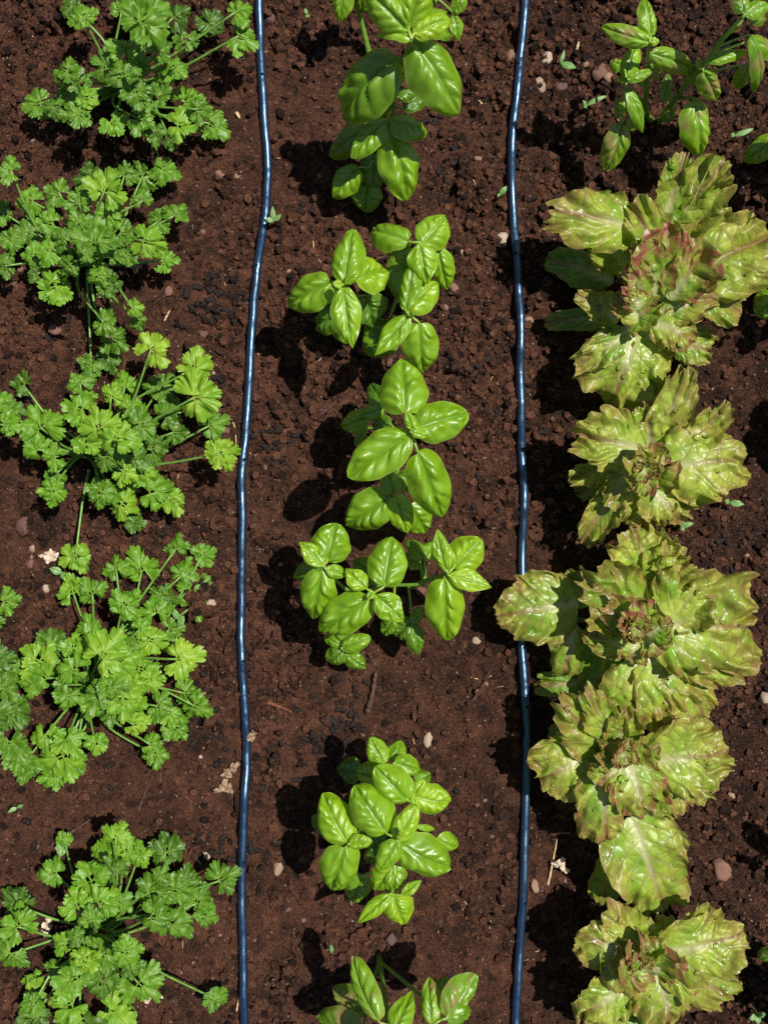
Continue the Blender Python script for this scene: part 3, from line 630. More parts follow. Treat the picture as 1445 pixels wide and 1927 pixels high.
rows(L2, [
    (1225, 845, 1298, 690, 84, 6, 10, .2, 1.1, .62, .3, .08), (1222, 850, 1215, 760, 110, 6, 9, .1, 1.2, .65, .2, .1), (1215, 850, 1072, 812, 108, 8, 8.5, .2, 1.0, .68, 0, .14),
    (1285, 855, 1370, 756, 62, 7, 10, .15, .9, .68, .4, .04), (1240, 880, 1408, 862, 145, 8, 8, .2, .9, .75, .1, .1, 0, 12), (1240, 900, 1330, 935, 90, 6, 6, .2, 1, .45, 0, .12),
    (1215, 905, 1198, 838, 96, 9, 11.5, .75, 1.5, .5, .6, .1), (1220, 915, 1260, 860, 80, 9, 11.5, .6, 1.5, .45, .5, .1), (1165, 880, 1067, 900, 50, 6, 6, .1, 1.6, .6, .3, .1),
    (1175, 890, 1090, 1022, 66, 7, 4.5, .25, 1.4, .5, .5, .1), (1180, 880, 1140, 960, 66, 8, 8, .2, 1.4, .65), (1215, 910, 1285, 990, 100, 8, 6.5, .45, 1.1, .55, -.2, .14),
    (1210, 915, 1210, 1010, 100, 7, 6, .3, 1.2, .5), (1150, 890, 1075, 935, 55, 2.5, 2, .05, .9, .15, 0, .1, 0, 0), (1205, 895, 1235, 930, 56, 10, 10.5, 1.0, 1.6, .4), (1214, 892, 1205, 862, 50, 11, 12, .9, 1.2, .45, .3), (1206, 880, 1222, 905, 46, 11.5, 12, .8, 1.2, .4, .3)])
L3 = Lettuce((1200, 1170), 'widest lettuce, in the middle of the row, one leaf lying across the blue drip line', 3)
rows(L3, [
    (1215, 1095, 1190, 984, 135, 7, 9, .15, 1.1, .68, .1, .1), (1235, 1090, 1308, 1052, 76, 8, 9.5, .2, 1.3, .6, .4, .08), (1225, 1100, 1265, 1010, 80, 7, 9, .2, 1.2, .6),
    (1088, 1132, 930, 1160, 140, 5, 4.5, .25, .55, .5, -.05, .1, 0, 12), (1110, 1140, 1062, 1072, 66, 4, 4.5, .1, 1, .25, .2, .1),
    (1078, 1175, 1058, 1278, 70, 5, 3.5, .15, .8, .35, -.5, .14), (1150, 1195, 1112, 1308, 120, 4, 2.5, .05, .8, .08, 0, .1, 0, 0), (1110, 1280, 1003, 1292, 52, 1.8, 1.6, .05, .6, .1, 0, .1, 0, 0),
    (1205, 1170, 1434, 1180, 210, 8, 8, .35, 1.1, .66, .05, .1, 0, 16), (1240, 1160, 1340, 1090, 130, 8, 9, .35, 1.1, .55, .2, .1), (1240, 1215, 1408, 1276, 90, 8, 6, .3, 1.0, .5, -.1, .12), (1250, 1200, 1400, 1232, 70, 7, 7, .3, 1, .4, .5),
    (1200, 1165, 1092, 1080, 125, 8, 9.5, .35, 1.5, .42, .3, .1), (1205, 1180, 1130, 1140, 84, 9, 10.5, .5, 1.7, .6, .4, .1), (1205, 1190, 1158, 1166, 60, 11, 12.5, 1.0, 1.8, .5, .2, .1),
    (1210, 1190, 1206, 1130, 70, 11, 12.5, .8, 1.8, .4), (1215, 1195, 1262, 1165, 66, 11, 12, .5, 1.6, .3, .4), (1215, 1200, 1250, 1230, 66, 10, 10.5, .7, 1.6, .5), (1195, 1205, 1188, 1255, 60, 10, 9.5, .6, 1.6, .6),
    (1195, 1235, 1190, 1370, 120, 8, 6, .35, .9, .6, -.1, .1, 0, 9), (1225, 1235, 1275, 1370, 130, 8, 6, .4, .95, .66, -.1, .1), (1265, 1250, 1330, 1360, 100, 7, 5.5, .25, .9, .7, 0, .12), (1180, 1220, 1098, 1190, 66, 7, 8.5, .2, 1.5, .72), (1200, 1196, 1186, 1158, 58, 11.4, 12.5, .9, 1.2, .4, .3), (1186, 1172, 1212, 1194, 50, 12, 12.8, .9, 1.2, .4, .3), (1208, 1180, 1178, 1190, 48, 12, 12.6, .8, 1.2, .45, .3)])
L4 = Lettuce((1160, 1415), 'bronze tinged lettuce with a red blotch on its lower left leaf, second from the bottom', 4)
rows(L4, [
    (1155, 1412, 1044, 1318, 118, 6, 9, .3, 1.0, .55, -.1, .14), (1150, 1405, 1100, 1292, 80, 6, 10, .2, 1.0, .5, .2, .1), (1165, 1405, 1172, 1330, 80, 6, 9, .4, 1.2, .4, .2), (1112, 1412, 1006, 1470, 135, 7, 6, .3, .75, .62, 0, .12, 0, 9),
    (1225, 1432, 1374, 1412, 155, 8, 8, .2, .85, .72, .1, .08, 0, 12), (1222, 1450, 1300, 1518, 92, 7, 6, .35, 1.0, .55, -.2, .12), (1260, 1440, 1350, 1490, 90, 6, 5.5, .2, .9, .6),
    (1185, 1440, 1212, 1533, 118, 9, 8, .75, 1.2, .45, 0, .14), (1185, 1430, 1240, 1400, 70, 8, 9, .3, 1.3, .3), (1170, 1430, 1130, 1400, 70, 8, 9.5, .5, 1.4, .4, .4), (1180, 1430, 1196, 1390, 66, 9, 10.5, .6, 1.6, .4, .4),
    (1170, 1440, 1120, 1480, 66, 9, 9.5, .4, 1.5, .55), (1125, 1452, 1140, 1582, 110, 8, 7.5, .55, .9, .58, -.4, .16, 0, 5), (1185, 1535, 1252, 1716, 160, 7, 5, .2, .65, .55, .12, .08, 0, 14), (1185, 1525, 1268, 1548, 66, 6, 6.5, .1, 1.2, .3),
    (1152, 1600, 1128, 1705, 56, 2, 1.6, .05, .7, .08, 0, .1, 0, 0), (1095, 1400, 1028, 1388, 60, 3, 2.5, .15, 1.0, .25, 0, .1, 0, 0), (1175, 1455, 1165, 1530, 84, 7, 6, .3, 1.1, .5), (1178, 1440, 1170, 1404, 52, 10, 11, .8, 1.2, .4, .3), (1166, 1415, 1186, 1440, 48, 10.6, 11.3, .7, 1.2, .4, .3)])
L5 = Lettuce((1210, 1800), 'lowest lettuce, cupped round a small dark green heart, at the bottom edge', 5)
rows(L5, [
    (1205, 1792, 1082, 1752, 104, 8, 8, .25, .9, .66, -.1, .16, 0, 8), (1200, 1780, 1150, 1702, 90, 7, 9, .2, .95, .66, .1, .1), (1140, 1775, 1212, 1868, 92, 9, 8.5, .45, .9, .5, -.2, .14),
    (1212, 1832, 1210, 1760, 110, 9.5, 10.8, .7, 1.4, .25, .6, .1), (1235, 1795, 1402, 1752, 125, 9, 9, .15, .9, .7, .15, .08, 0, 12), (1245, 1805, 1385, 1878, 95, 8, 6.5, .2, 1.0, .5, .1, .1, 0, 8), (1275, 1790, 1345, 1700, 70, 8, 9, .2, 1, .6, .4),
    (1175, 1855, 1082, 1912, 100, 8, 7, .25, 1.0, .62, 0, .12), (1172, 1858, 1245, 1955, 100, 6, 5.5, .1, .7, .15, .2, .1), (1240, 1830, 1262, 1935, 120, 8, 7, .55, 1.0, .55, -.1, .12), (1240, 1795, 1245, 1718, 66, 6, 7.5, .05, 1.1, .25, .3),
    (1225, 1830, 1280, 1790, 66, 10, 11.5, .8, 1.6, .4, .3), (1190, 1830, 1166, 1778, 74, 9.5, 10, .6, 1.5, .5), (1160, 1860, 1140, 1960, 110, 7, 6, .2, 1, .6), (1206, 1826, 1194, 1796, 50, 10.4, 11.4, .9, 1.2, .4, .3), (1198, 1800, 1216, 1822, 46, 11, 11.5, .7, 1.2, .4, .3)])

# ------------------------------------------------------------ parsley
def leaflet(B, T, roll, wide, seed, curl=.0, nr=10, nt=73):
    q = np.random.RandomState(seed); A, L, Sd, Nn = frame(B, T, roll)
    th = np.linspace(-R(88), R(88), nt)[None, :]; rho = np.linspace(0, 1, nr)[:, None]
    c = np.array([-.95, 0, .95])*(.9+.2*q.rand()); ln = np.array([.82, 1.0, .82])+.08*q.randn(3)
    e = np.zeros_like(th)
    for k in range(3):
        d = np.abs(th-c[k])/.70; e = np.maximum(e, ln[k]*np.sqrt(np.clip(1-.58*d**2, .0, 1)))
    sin_ = np.exp(-((np.abs(th)-.50)/.055)**2); e = e*(1-.50*sin_*(.6+.6*q.rand()))
    sub = np.exp(-((np.abs(th)-.19)/.035)**2)*.14+np.exp(-((np.abs(th)-.86)/.04)**2)*.17+np.exp(-((np.abs(th)-1.12)/.04)**2)*.12
    e = e*(1-sub)
    tooth = np.abs(np.cos(th*(15+3*q.rand())+q.rand()))**.7
    r = rho*e*(1-(.075*(1-tooth))*np.clip(rho*2.2-1.1, 0, 1))
    x = r*np.sin(th)*wide; y = r*np.cos(th)
    o1, o2 = q.rand(2)*30
    z = .20*NZ[0](x*2.1+o1, y*2.1+o2)+.09*rho**2*NZ[1](th*3.1+o1, rho*2)-curl*rho**2+.075*rho*np.cos(th*6.3)*(1-.3*rho)
    z = z+.055*NZ[2](x*5.5+o1, y*5.5+o2)*np.clip(rho*3, 0, 1)-.10*np.exp(-(th/.13)**2)*rho*(1-rho)
    vein = np.maximum.reduce([np.exp(-((th-k)*rho/.05)**2)*(1-.5*rho) for k in (*c, -.5, .5)])
    Pt = B+L*(A*y[..., None]+Sd*x[..., None]+Nn*z[..., None])
    Pt[..., 2] = np.maximum(Pt[..., 2], .002)
    return Pt.reshape(-1, 3), gridF(nr, nt), {'vein': vein.ravel(), 'edge': np.broadcast_to(rho*.9, vein.shape).ravel()}
def leaf_disc(name, mat, px, py, size, ang, parent_loc, t, q, tone, parent=None, tilt=.5, full=True):
    "a parsley leaf of three or five toothed leaflets round a joint; returns object and joint"
    J = P(px, py, t); sz = size*S*(1-t); d = np.array([math.cos(ang), math.sin(ang), 0]); pr = np.array([-d[1], d[0], 0])
    slope = q.uniform(-.55, .2)*tilt
    parts = []; angs = [(0, .64), (1.38, .58), (-1.38, .58)]
    if full and q.rand() < .28: angs += [(2.15, .48), (-2.15, .48)]
    C0 = J-d*sz*.10
    for a, l in angs:
        a = a+q.uniform(-.16, .16); l = l*sz*q.uniform(.88, 1.12)
        dd = d*math.cos(a)+pr*math.sin(a)
        st = C0+dd*sz*(.13 if abs(a) < .5 else .08); sl = slope*math.cos(a)+q.uniform(-.45, .3)*tilt
        T = st+np.array([dd[0], dd[1], sl])/math.sqrt(1+sl*sl)*l
        parts.append(leaflet(st, T, q.uniform(-.5, .5)*tilt, q.uniform(.80, 1.06), q.randint(1e6), q.uniform(-.05, .32)*tilt*1.6))
        tv, tf = tube(np.array([C0-[0, 0, .0004], (C0+st)/2, st+dd*.2*l]), [.0008, .0007, .0004], 5); parts.append((tv, tf, {'vein': .8, 'edge': 0}))
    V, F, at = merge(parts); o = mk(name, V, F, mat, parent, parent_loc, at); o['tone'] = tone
    return o, C0
class Parsley:
    def __init__(s, base, label, seed, lift=0.0):
        s.lift = lift; s.b = G(*base); s.px = base; s.o = empty('parsley_plant', s.b, label, 'parsley plant', 'row of parsley plants'); s.q = np.random.RandomState(seed)
    def add(s, rows, hmax=.115):
        for r in rows:
            x, y, size = r[:3]; tone = r[3] if len(r) > 3 else None; q = s.q
            dx, dy = x-s.px[0], s.px[1]-y; d = math.hypot(dx, dy)
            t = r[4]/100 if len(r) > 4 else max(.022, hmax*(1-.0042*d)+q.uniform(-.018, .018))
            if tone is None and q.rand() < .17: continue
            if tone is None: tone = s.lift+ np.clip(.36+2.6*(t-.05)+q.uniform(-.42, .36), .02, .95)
            ang = math.atan2(dy, dx)+q.uniform(-.95, .95)
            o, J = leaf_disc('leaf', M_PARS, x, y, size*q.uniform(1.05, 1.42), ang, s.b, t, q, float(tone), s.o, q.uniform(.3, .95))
            g = s.b+[q.uniform(-.006, .006), q.uniform(-.006, .006), -.002]
            out = np.array([J[0]-g[0], J[1]-g[1], 0])
            sw = np.array([-out[1], out[0], 0])*q.uniform(-.16, .16)
            m = g+out*.42+sw+[q.uniform(-.004, .004), q.uniform(-.004, .004), J[2]*.42+.004]
            pts = spline([g, m, J], 14)
            V, F = tube(pts, np.linspace(.0015, .0008, 14), 7); st = mk('leaf_stalk', V, F, M_PSTEM, o, s.b)
P1 = Parsley((222, 160), 'dark green parsley plant in the top left corner', 31, -.10)
P1.add([(270, 35, 60, .45, 14), (155, 30, 34, .6), (240, 92, 40), (330, 30, 42), (395, 45, 42), (445, 22, 34, .6, 7), (452, 70, 38, .6, 6), (225, 55, 36), (330, 125, 42), (352, 190, 48, .62), (398, 235, 40, .5), (340, 235, 36, .75),
        (265, 225, 42), (213, 232, 38, .72), (290, 250, 28), (150, 150, 38, .25), (122, 132, 34, .3), (192, 98, 36), (200, 125, 38, .25), (72, 195, 42, .45), (128, 175, 40, .4), (145, 213, 38, .4), (255, 175, 38, .3), (310, 142, 34), (265, 125, 34, .25),
        (300, 95, 38, .3), (285, 20, 44), (250, 5, 50), (350, 75, 42), (375, 100, 36), (180, 60, 34), (300, 180, 36, .3), (230, 140, 40, .2), (375, 205, 34), (320, 265, 26), (165, 185, 34), (95, 205, 32), (310, 320, 34, .5, 3), (232, 20, 40), (130, 10, 34), (405, 20, 30)])
P2 = Parsley((160, 492), 'parsley plant with tangled mid green leaves, second from the top on the left', 32, -.04)
P2.add([(18, 322, 36, .5, 8), (58, 380, 42, .5), (198, 355, 54, .78, 9), (235, 328, 34, .25), (272, 328, 40, .3), (268, 375, 34, .35), (108, 362, 36, .35), (150, 380, 44), (205, 402, 34), (330, 402, 36, .4, 4), (276, 455, 46, .72, 8), (310, 490, 38, .6, 4), (20, 450, 38), (55, 438, 38),
        (180, 450, 50, .35, 11), (160, 475, 34, .2), (232, 440, 34, .25), (8, 500, 30), (70, 512, 38), (100, 540, 48, .74, 7), (205, 535, 36), (222, 570, 38), (252, 578, 26, .7), (258, 605, 28, .3), (198, 608, 40), (215, 640, 40), (205, 672, 34), (95, 420, 38),
        (120, 452, 38, .25), (145, 415, 40), (240, 480, 36, .3), (130, 500, 34, .2), (55, 355, 34), (170, 330, 36), (300, 415, 36, .3), (90, 470, 36), (180, 400, 38), (60, 480, 30), (205, 480, 36, .25), (185, 520, 34), (0, 400, 36), (170, 690, 34)])
P3 = Parsley((180, 852), 'bright parsley plant with long stalked yellow green leaves reaching towards the left drip line', 33, .10)
P3.add([(290, 655, 50, .95, 8), (366, 688, 44, .85, 7), (372, 748, 58, .85, 8), (398, 800, 34, .4, 4), (418, 853, 44, .95, 8.5), (304, 728, 40), (312, 780, 42, .3), (235, 725, 36), (150, 770, 46), (186, 800, 52, .78, 13), (165, 832, 44, .75, 12), (220, 822, 54, .75, 13), (75, 800, 48, .6), (70, 842, 46, .55),
        (110, 770, 40), (42, 725, 38), (75, 710, 34), (22, 778, 36), (105, 890, 42), (145, 895, 36), (130, 930, 38), (60, 942, 40), (98, 925, 34), (190, 930, 40), (236, 888, 46, .85, 8), (235, 950, 46, .8, 5), (288, 922, 56, .55), (322, 942, 42), (330, 850, 42), (290, 845, 40), (252, 862, 36),
        (150, 720, 34), (255, 982, 34, .15, 3), (5, 765, 36), (205, 860, 40, .3), (125, 830, 38), (270, 800, 40), (245, 770, 38), (210, 745, 36, .8), (330, 815, 34), (180, 700, 34), (100, 860, 34), (145, 1050, 38, .8, 3.5), (160, 745, 36), (280, 760, 36), (270, 895, 36), (200, 900, 34)])
P4 = Parsley((170, 1290), 'largest parsley plant, fourth down the left row, below the white dried leaf', 34, .08)
P4.add([(218, 1068, 44, .5), (265, 1070, 42, .65), (330, 1030, 36, .4), (345, 1078, 44, .5), (386, 1042, 40, .5), (362, 1108, 46, .5), (366, 1140, 38, .6), (137, 1112, 38), (172, 1115, 36), (236, 1135, 50, .6, 8), (292, 1148, 50, .5), (266, 1185, 36), (286, 1205, 42), (130, 1185, 46), (70, 1240, 50), (85, 1272, 44),
        (60, 1288, 34), (122, 1290, 38), (196, 1230, 62, .8, 12), (226, 1245, 50, .75, 11), (268, 1258, 42), (338, 1240, 54, .92, 7), (322, 1185, 32), (212, 1292, 46), (238, 1318, 48, .75, 10), (190, 1310, 40, .3), (152, 1365, 44), (126, 1312, 34), (300, 1330, 46, .45), (352, 1305, 46, .5), (368, 1330, 42, .45), (332, 1372, 40, .45), (255, 1362, 44, .8),
        (285, 1400, 34, .5), (292, 1425, 30, .45), (88, 1388, 54, .7), (112, 1425, 58, .75), (45, 1442, 46), (100, 1460, 40), (160, 1230, 40, .3), (250, 1290, 40), (170, 1190, 42, .6), (140, 1215, 44), (95, 1210, 44), (205, 1195, 40), (250, 1215, 40), (285, 1280, 34), (210, 1345, 38), (180, 1400, 36), (130, 1395, 38), (320, 1345, 36), (140, 1260, 40), (140, 1440, 36), (310, 1120, 36), (170, 1335, 36)])
P5 = Parsley((180, 1752), 'open parsley plant with spread stalks, lowest complete one on the left', 35, .06)
P5.add([(220, 1573, 40, .75, 8), (240, 1600, 42, .7), (205, 1612, 46, .7), (215, 1640, 42), (170, 1652, 54, .65, 9), (145, 1702, 48, .7, 10), (192, 1698, 54, .72, 10), (265, 1612, 34), (312, 1598, 40), (85, 1632, 40), (102, 1645, 38), (72, 1668, 42), (90, 1702, 32), (30, 1700, 42), (32, 1738, 50), (286, 1678, 46), (332, 1675, 46, .35), (290, 1727, 54, .35),
        (322, 1740, 52, .35), (372, 1695, 42, .35), (388, 1722, 38, .4), (418, 1655, 42, .3, 5), (170, 1788, 46), (192, 1800, 54), (240, 1790, 48, .6), (266, 1855, 56, .5), (246, 1822, 30), (140, 1762, 32, .3), (120, 1772, 34), (140, 1840, 46), (18, 1800, 54), (14, 1850, 54), (60, 1862, 46, .75), (60, 1892, 40), (130, 1892, 52, .75), (150, 1922, 48),
        (192, 1852, 44), (212, 1905, 50, .8), (232, 1902, 42), (408, 1882, 34, .35, 2.5), (170, 1730, 38, .4), (230, 1700, 34), (60, 1920, 44), (20, 1900, 40), (350, 1655, 36), (300, 1650, 34), (160, 1810, 40), (105, 1825, 38), (190, 1960, 50), (100, 1960, 50), (120, 1580, 20, .5, 3)])
P6 = Parsley((-60, 1330), 'parsley plant cut by the left edge, in shade, beside the largest parsley', 36)
P6.add([(8, 1290, 40, .25), (20, 1342, 52, .12), (12, 1132, 36, .45), (15, 1400, 52, .3), (-10, 1240, 44), (35, 1420, 40, .35), (-20, 1180, 44), (-15, 1350, 48), (28, 1335, 44, .1), (-30, 1290, 50), (-60, 1330, 54), (-60, 1260, 50), (-90, 1330, 50), (-40, 1390, 50), (15, 1255, 34, .3)])
P7 = Parsley((-70, 800), 'parsley plant cut by the left edge, a few leaf tips beside the bright parsley', 37)
P7.add([(12, 800, 38, .6), (-12, 760, 42), (-30, 830, 46), (-60, 790, 50), (-10, 850, 38), (-90, 840, 50)])

# ------------------------------------------------------------ drip lines
def hose(line, holes, label, seed):
    q = np.random.RandomState(seed)
    pts = line[::3].copy(); n_ = len(pts); r = .0037*np.ones(n_)
    r *= 1+.015*NZ[0](np.arange(n_)*.045, seed*np.ones(n_))
    pts[:, 0] += .0003*NZ[1](np.arange(n_)*.1, seed*np.ones(n_))
    py = CY-pts[:, 1]/S
    for h in holes:                                                # a slight waist beside each outlet
        r *= 1-.07*np.exp(-((py-h-9)/5.0)**2)+.05*np.exp(-((py-h+4)/6.0)**2)
    loc = pts[n_//2]*[1, 1, 0]
    o = empty('drip_hose', loc, label, 'drip hose', 'drip hoses between the rows')
    V, F = tube(pts, r, 20); mk('tubing', V, F, M_HOSE, o, loc)
    for h in holes:
        i = int(np.argmin(np.abs(py-h))); p = pts[i]; rr = r[i]; a = R(q.uniform(64, 84))*(1 if q.rand() < .8 else -1)
        nn = np.array([math.cos(a)*np.sign(a), 0, abs(math.sin(a))]); c = p+nn*rr
        pp = np.array([c-nn*.0012, c+nn*.00015, c+nn*.0003]); tv, tf = tube(pp, [.0013, .0013, .0010], 10)
        mk('outlet_hole', tv, tf, M_HOLE, o, loc)
hose(LINE_L,
     [144, 418, 508, 866, 1240, 1620], 'blue black plastic drip hose left of the basil row', 3)
hose(LINE_R,
     [122, 480, 845, 1327, 1692], 'blue black plastic drip hose between basil and lettuce, under one lettuce leaf', 5)

# ------------------------------------------------------------ small things on the soil
def place(o, px, py, size, q, flat=.0, sink=.3, tilt=.35, yaw=None):
    p = G(px, py); a = q.uniform(0, 6.28) if yaw is None else yaw
    o.location = (p[0], p[1], gzs(p[0], p[1], 3)+size*(.5-sink))
    o.rotation_euler = (q.uniform(-tilt, tilt), q.uniform(-tilt, tilt), a)
def copy(src, scale):
    o = src.copy(); COL.objects.link(o); o.scale = scale; return o
q = np.random.RandomState(51); iv2, if2 = ico(3)
stones = []
for i in range(7):
    v = lump(iv2, q, .26)
    for _ in range(6):                                             # knock flat faces on it
        n_ = q.randn(3); n_ /= np.linalg.norm(n_); d = v @ n_; lim = .66+.2*q.rand(); v = v-np.clip(d-lim, 0, None)[:, None]*n_*.92
    v = v*(1+.05*NZ[3](v[:, 0]*6+i, v[:, 1]*6+v[:, 2]*5))[:, None]
    o = mk('pebble', v, if2, M_STONE, smooth=False); stones.append(o)
for o in stones: COL.objects.unlink(o)
named = [
    (1360, 1640, 21, .5, 'brown stone with a pink broken face on dark soil right of the lowest lettuces', 1.25), (942, 453, 12, .97, 'pale angular stone left of the right drip hose, beside the second basil clump', 1.2), (870, 476, 8, .92, 'small triangular cream stone close to the pale angular stone', 1),
    (960, 107, 13, .52, 'pinkish stone touching the right drip hose near the top', .8), (1029, 110, 10, .95, 'knobbly pale stone at the top, between drip hose and streaked basil', 1.2), (1016, 147, 10, .85, 'tan stone in the top stone scatter, nearest the drip hose', 1), (1018, 166, 9, .8, 'narrow tan stone just below another tan one in the top scatter', 1.4),
    (1130, 137, 17, .35, 'flat dull pink stone left of the streaked basil', 1.1), (1058, 158, 11, .05, 'slate grey stone below the green seedling in the top scatter', 1.2), (1142, 155, 10, .72, 'tan pebble just below the flat dull pink stone', 1.2), (1102, 122, 7, .7, 'small brown pebble left of the flat dull pink stone', 1),
    (508, 31, 15, .1, 'rounded purple grey stone by the left drip hose at the top edge', .85), (415, 328, 11, .48, 'reddish pebble right of the second parsley', 1.1), (446, 330, 8, .75, 'small tan pebble by a reddish pebble right of the second parsley', 1), (850, 545, 12, .55, 'brown angular stone tucked under the right leaf of the second basil clump', 1.2),
    (836, 580, 7, .6, 'small brown pebble right of the second basil clump', 1), (995, 603, 10, .68, 'squarish tan stone touching the right drip hose', 1.2), (1006, 1662, 11, .72, 'squarish tan stone by a dry straw right of the right drip hose', 1.2), (1432, 1312, 15, .9, 'cream stone on the right edge beside the widest lettuce', 1),
    (97, 1105, 9, .97, 'round cream pebble below the white dried leaf', 1), (158, 1088, 12, .72, 'speckled pinkish tan stone right of the round cream pebble', 1.1), (61, 1033, 7, .78, 'tan pebble above the white dried leaf', 1.2), (60, 1062, 9, .4, 'brown pebble left of the white dried leaf', 1.1), (45, 990, 16, .16, 'dark red brown stone under the bright parsley on the left edge', 1.2),
    (110, 622, 14, .42, 'round brown stone in shade between the second parsley and the bright one', 1), (736, 1754, 12, .04, 'slate grey square stone just below the densest basil', 1), (792, 1112, 11, .3, 'reddish angular stone inside the wide basil clump', 1), (896, 1206, 8, .88, 'pale pebble between the widest lettuce and the basil', 1.3),
    (523, 1638, 11, .8, 'knobbly grey white stone left of the densest basil', 1.9), (805, 1394, 8, .92, 'slender pale stone above the densest basil', 1.9), (388, 1614, 7, 1.0, 'white stone chip right of the lowest parsley', 1.6), (404, 1130, 7, .9, 'pale pink stone chip right of the largest parsley', 1.5), (320, 548, 10, .45, 'red brown pebble right of the second parsley leaves', 1.2), (386, 632, 9, .28, 'brick red pebble between bright parsley and left drip hose', 1), (428, 812, 8, .42, 'brown pebble between the yellow green leaf and left drip hose', 1)]
for px, py, r, tone, lab, el in named:
    o = copy(stones[q.randint(7)], (r*S*el, r*S, r*S*.75)); place(o, px, py, r*S, q, sink=.55, yaw=(1.57 if 'narrow' in lab or 'slender' in lab else None)); o['tone'] = tone
    tag(o, lab, 'stone')
def free(px, py): return True
lab_small = 'tiny pebble lying loose among the soil crumbs'
for i in range(190):
    px, py = q.uniform(0, 1445), q.uniform(0, 1927); r = 2.2+4.2*q.rand()**2.5
    o = copy(stones[q.randint(7)], (r*S*q.uniform(1, 1.5), r*S, r*S*.8)); place(o, px, py, r*S, q, sink=.45); o['tone'] = float(np.clip(.42+.27*q.randn(), 0, 1))
    tag(o, lab_small, 'pebble', 'tiny pebbles scattered over the soil')
# black pellets
pel = []
for i in range(5):
    n_, m_ = 14, 12; xx = np.linspace(-1, 1, m_); rr = np.sqrt(np.clip(1-np.abs(xx)**(5+2*i), 0, 1))*.42*(1+.07*np.sin(xx*9+i)); rr[0] = rr[-1] = .12
    pts = np.stack([xx, .07*np.sin(xx*2+i), .03*np.cos(xx*3+i)], 1); V, F = tube(pts, rr, n_); pel.append(mk('black_pellet', V, F, M_PELLET))
for o in pel: COL.objects.unlink(o)
spots = [(390, 575, 26, 20), (430, 590, 22, 10), (640, 1350, 34, 14), (625, 1385, 40, 12), (560, 1400, 40, 8), (530, 805, 30, 14), (510, 840, 25, 8), (440, 1590, 30, 14), (400, 1570, 26, 6), (840, 310, 26, 7), (825, 215, 22, 4), (580, 405, 20, 4), (570, 95, 30, 5),
         (390, 1370, 22, 8), (350, 1300, 30, 5), (395, 535, 20, 3), (430, 1440, 26, 6), (660, 1290, 40, 8), (1350, 1060, 36, 8), (870, 640, 50, 6), (900, 740, 40, 5), (530, 1570, 40, 5), (610, 600, 50, 4), (850, 900, 50, 5), (890, 1500, 50, 4), (160, 1470, 30, 3), (60, 1560, 20, 2), (440, 740, 20, 4), (300, 1010, 30, 4), (900, 1000, 30, 3), (110, 610, 25, 4), (640, 1840, 40, 3), (870, 1830, 50, 4), (330, 640, 40, 5), (1390, 1280, 30, 4), (1070, 330, 60, 5), (1010, 770, 30, 4)]
for cx, cy, sd, cnt in spots:
    for _ in range(cnt):
        px, py = cx+sd*q.randn(), cy+sd*q.randn(); ln = q.uniform(5.5, 11)*S; wd = q.uniform(10, 15)*S
        o = copy(pel[q.randint(5)], (ln, wd, wd)); place(o, px, py, wd*.5, q, sink=.45, tilt=.5)
        tag(o, 'small black capsule shaped pellet lying on the soil', 'pellet', 'black pellets on the soil')
# twigs, straws and dead leaves
def stick(name, pts, r, mat, label, cat, n=7):
    c = [G(x, y, r*S*.5+(z*S)) for x, y, z in pts]; p = spline(c, 8*len(c)); p[:, 2] += .0004*np.sin(np.arange(len(p))*1.3)
    rr = r*S*(1+.18*NZ[0](np.arange(len(p))*.5, np.full(len(p), r*3.1)))*np.linspace(1, .6, len(p))*np.clip(np.minimum(np.arange(len(p))+.7, len(p)-.3-np.arange(len(p)))/2.2, .25, 1)*(1+.22*NZ[1](np.arange(len(p))*1.1, np.full(len(p), r*5.7))); loc = p[0]
    V, F = tube(p, rr, n); return tag(mk(name, V, F, mat, None, loc), label, cat)
stick('twig', [(592, 790, 0), (612, 775, 3), (634, 757, 2)], 3.6, M_TWIG, 'dark forked twig half buried left of the third basil clump', 'twig')
stick('twig', [(690, 1345, 0), (700, 1310, 4), (708, 1262, 2)], 6, M_TWIG, 'thick purplish twig standing out of the soil below the wide basil', 'twig')
stick('twig', [(880, 1330, 0), (905, 1295, 2), (922, 1258, 1)], 3, M_TWIG, 'thin brown twig left of the right drip hose, level with the widest lettuce', 'twig')
stick('twig', [(92, 1594, 0), (112, 1580, 3), (182, 1536, 1)], 3.2, M_TWIG, 'long thin twig behind the small seedling at lower left', 'twig')
stick('twig', [(258, 1532, 0), (268, 1500, 2), (286, 1462, 1)], 2.4, M_TWIG, 'thin reddish twig above the lowest complete parsley', 'twig')
stick('wood_splinter', [(503, 1320, 1), (525, 1330, 2), (552, 1341, 1)], 4.6, M_WOOD, 'flat orange brown wood splinter right of the left drip hose', 'splinter', 5)
stick('straw', [(919, 1759, 1), (922, 1728, 3)], 2.6, M_STRAW, 'short pale straw standing left of the right drip hose near the bottom', 'straw')
stick('straw', [(1025, 1676, 1), (1034, 1640, 4), (1046, 1575, 3)], 2.6, M_STRAW, 'long pale straw in the shade right of the right drip hose', 'straw')
stick('straw', [(428, 782, 1), (441, 795, 2), (446, 830, 2), (442, 850, 1)], 1.6, M_STRAW, 'thin curved straw beside the yellow green parsley leaf', 'straw')
stick('straw', [(310, 606, 1), (322, 585, 2)], 2, M_STRAW, 'short straw right of the second parsley', 'straw')
stick('straw', [(1085, 95, 1), (1089, 75, 2)], 3.4, M_STRAW, 'short thick tan straw in the stone scatter at top', 'straw')
stick('straw', [(445, 1905, 1), (450, 1880, 2), (462, 1850, 1)], 1.8, M_STRAW, 'thin bent straw against the left drip hose at the bottom', 'straw')
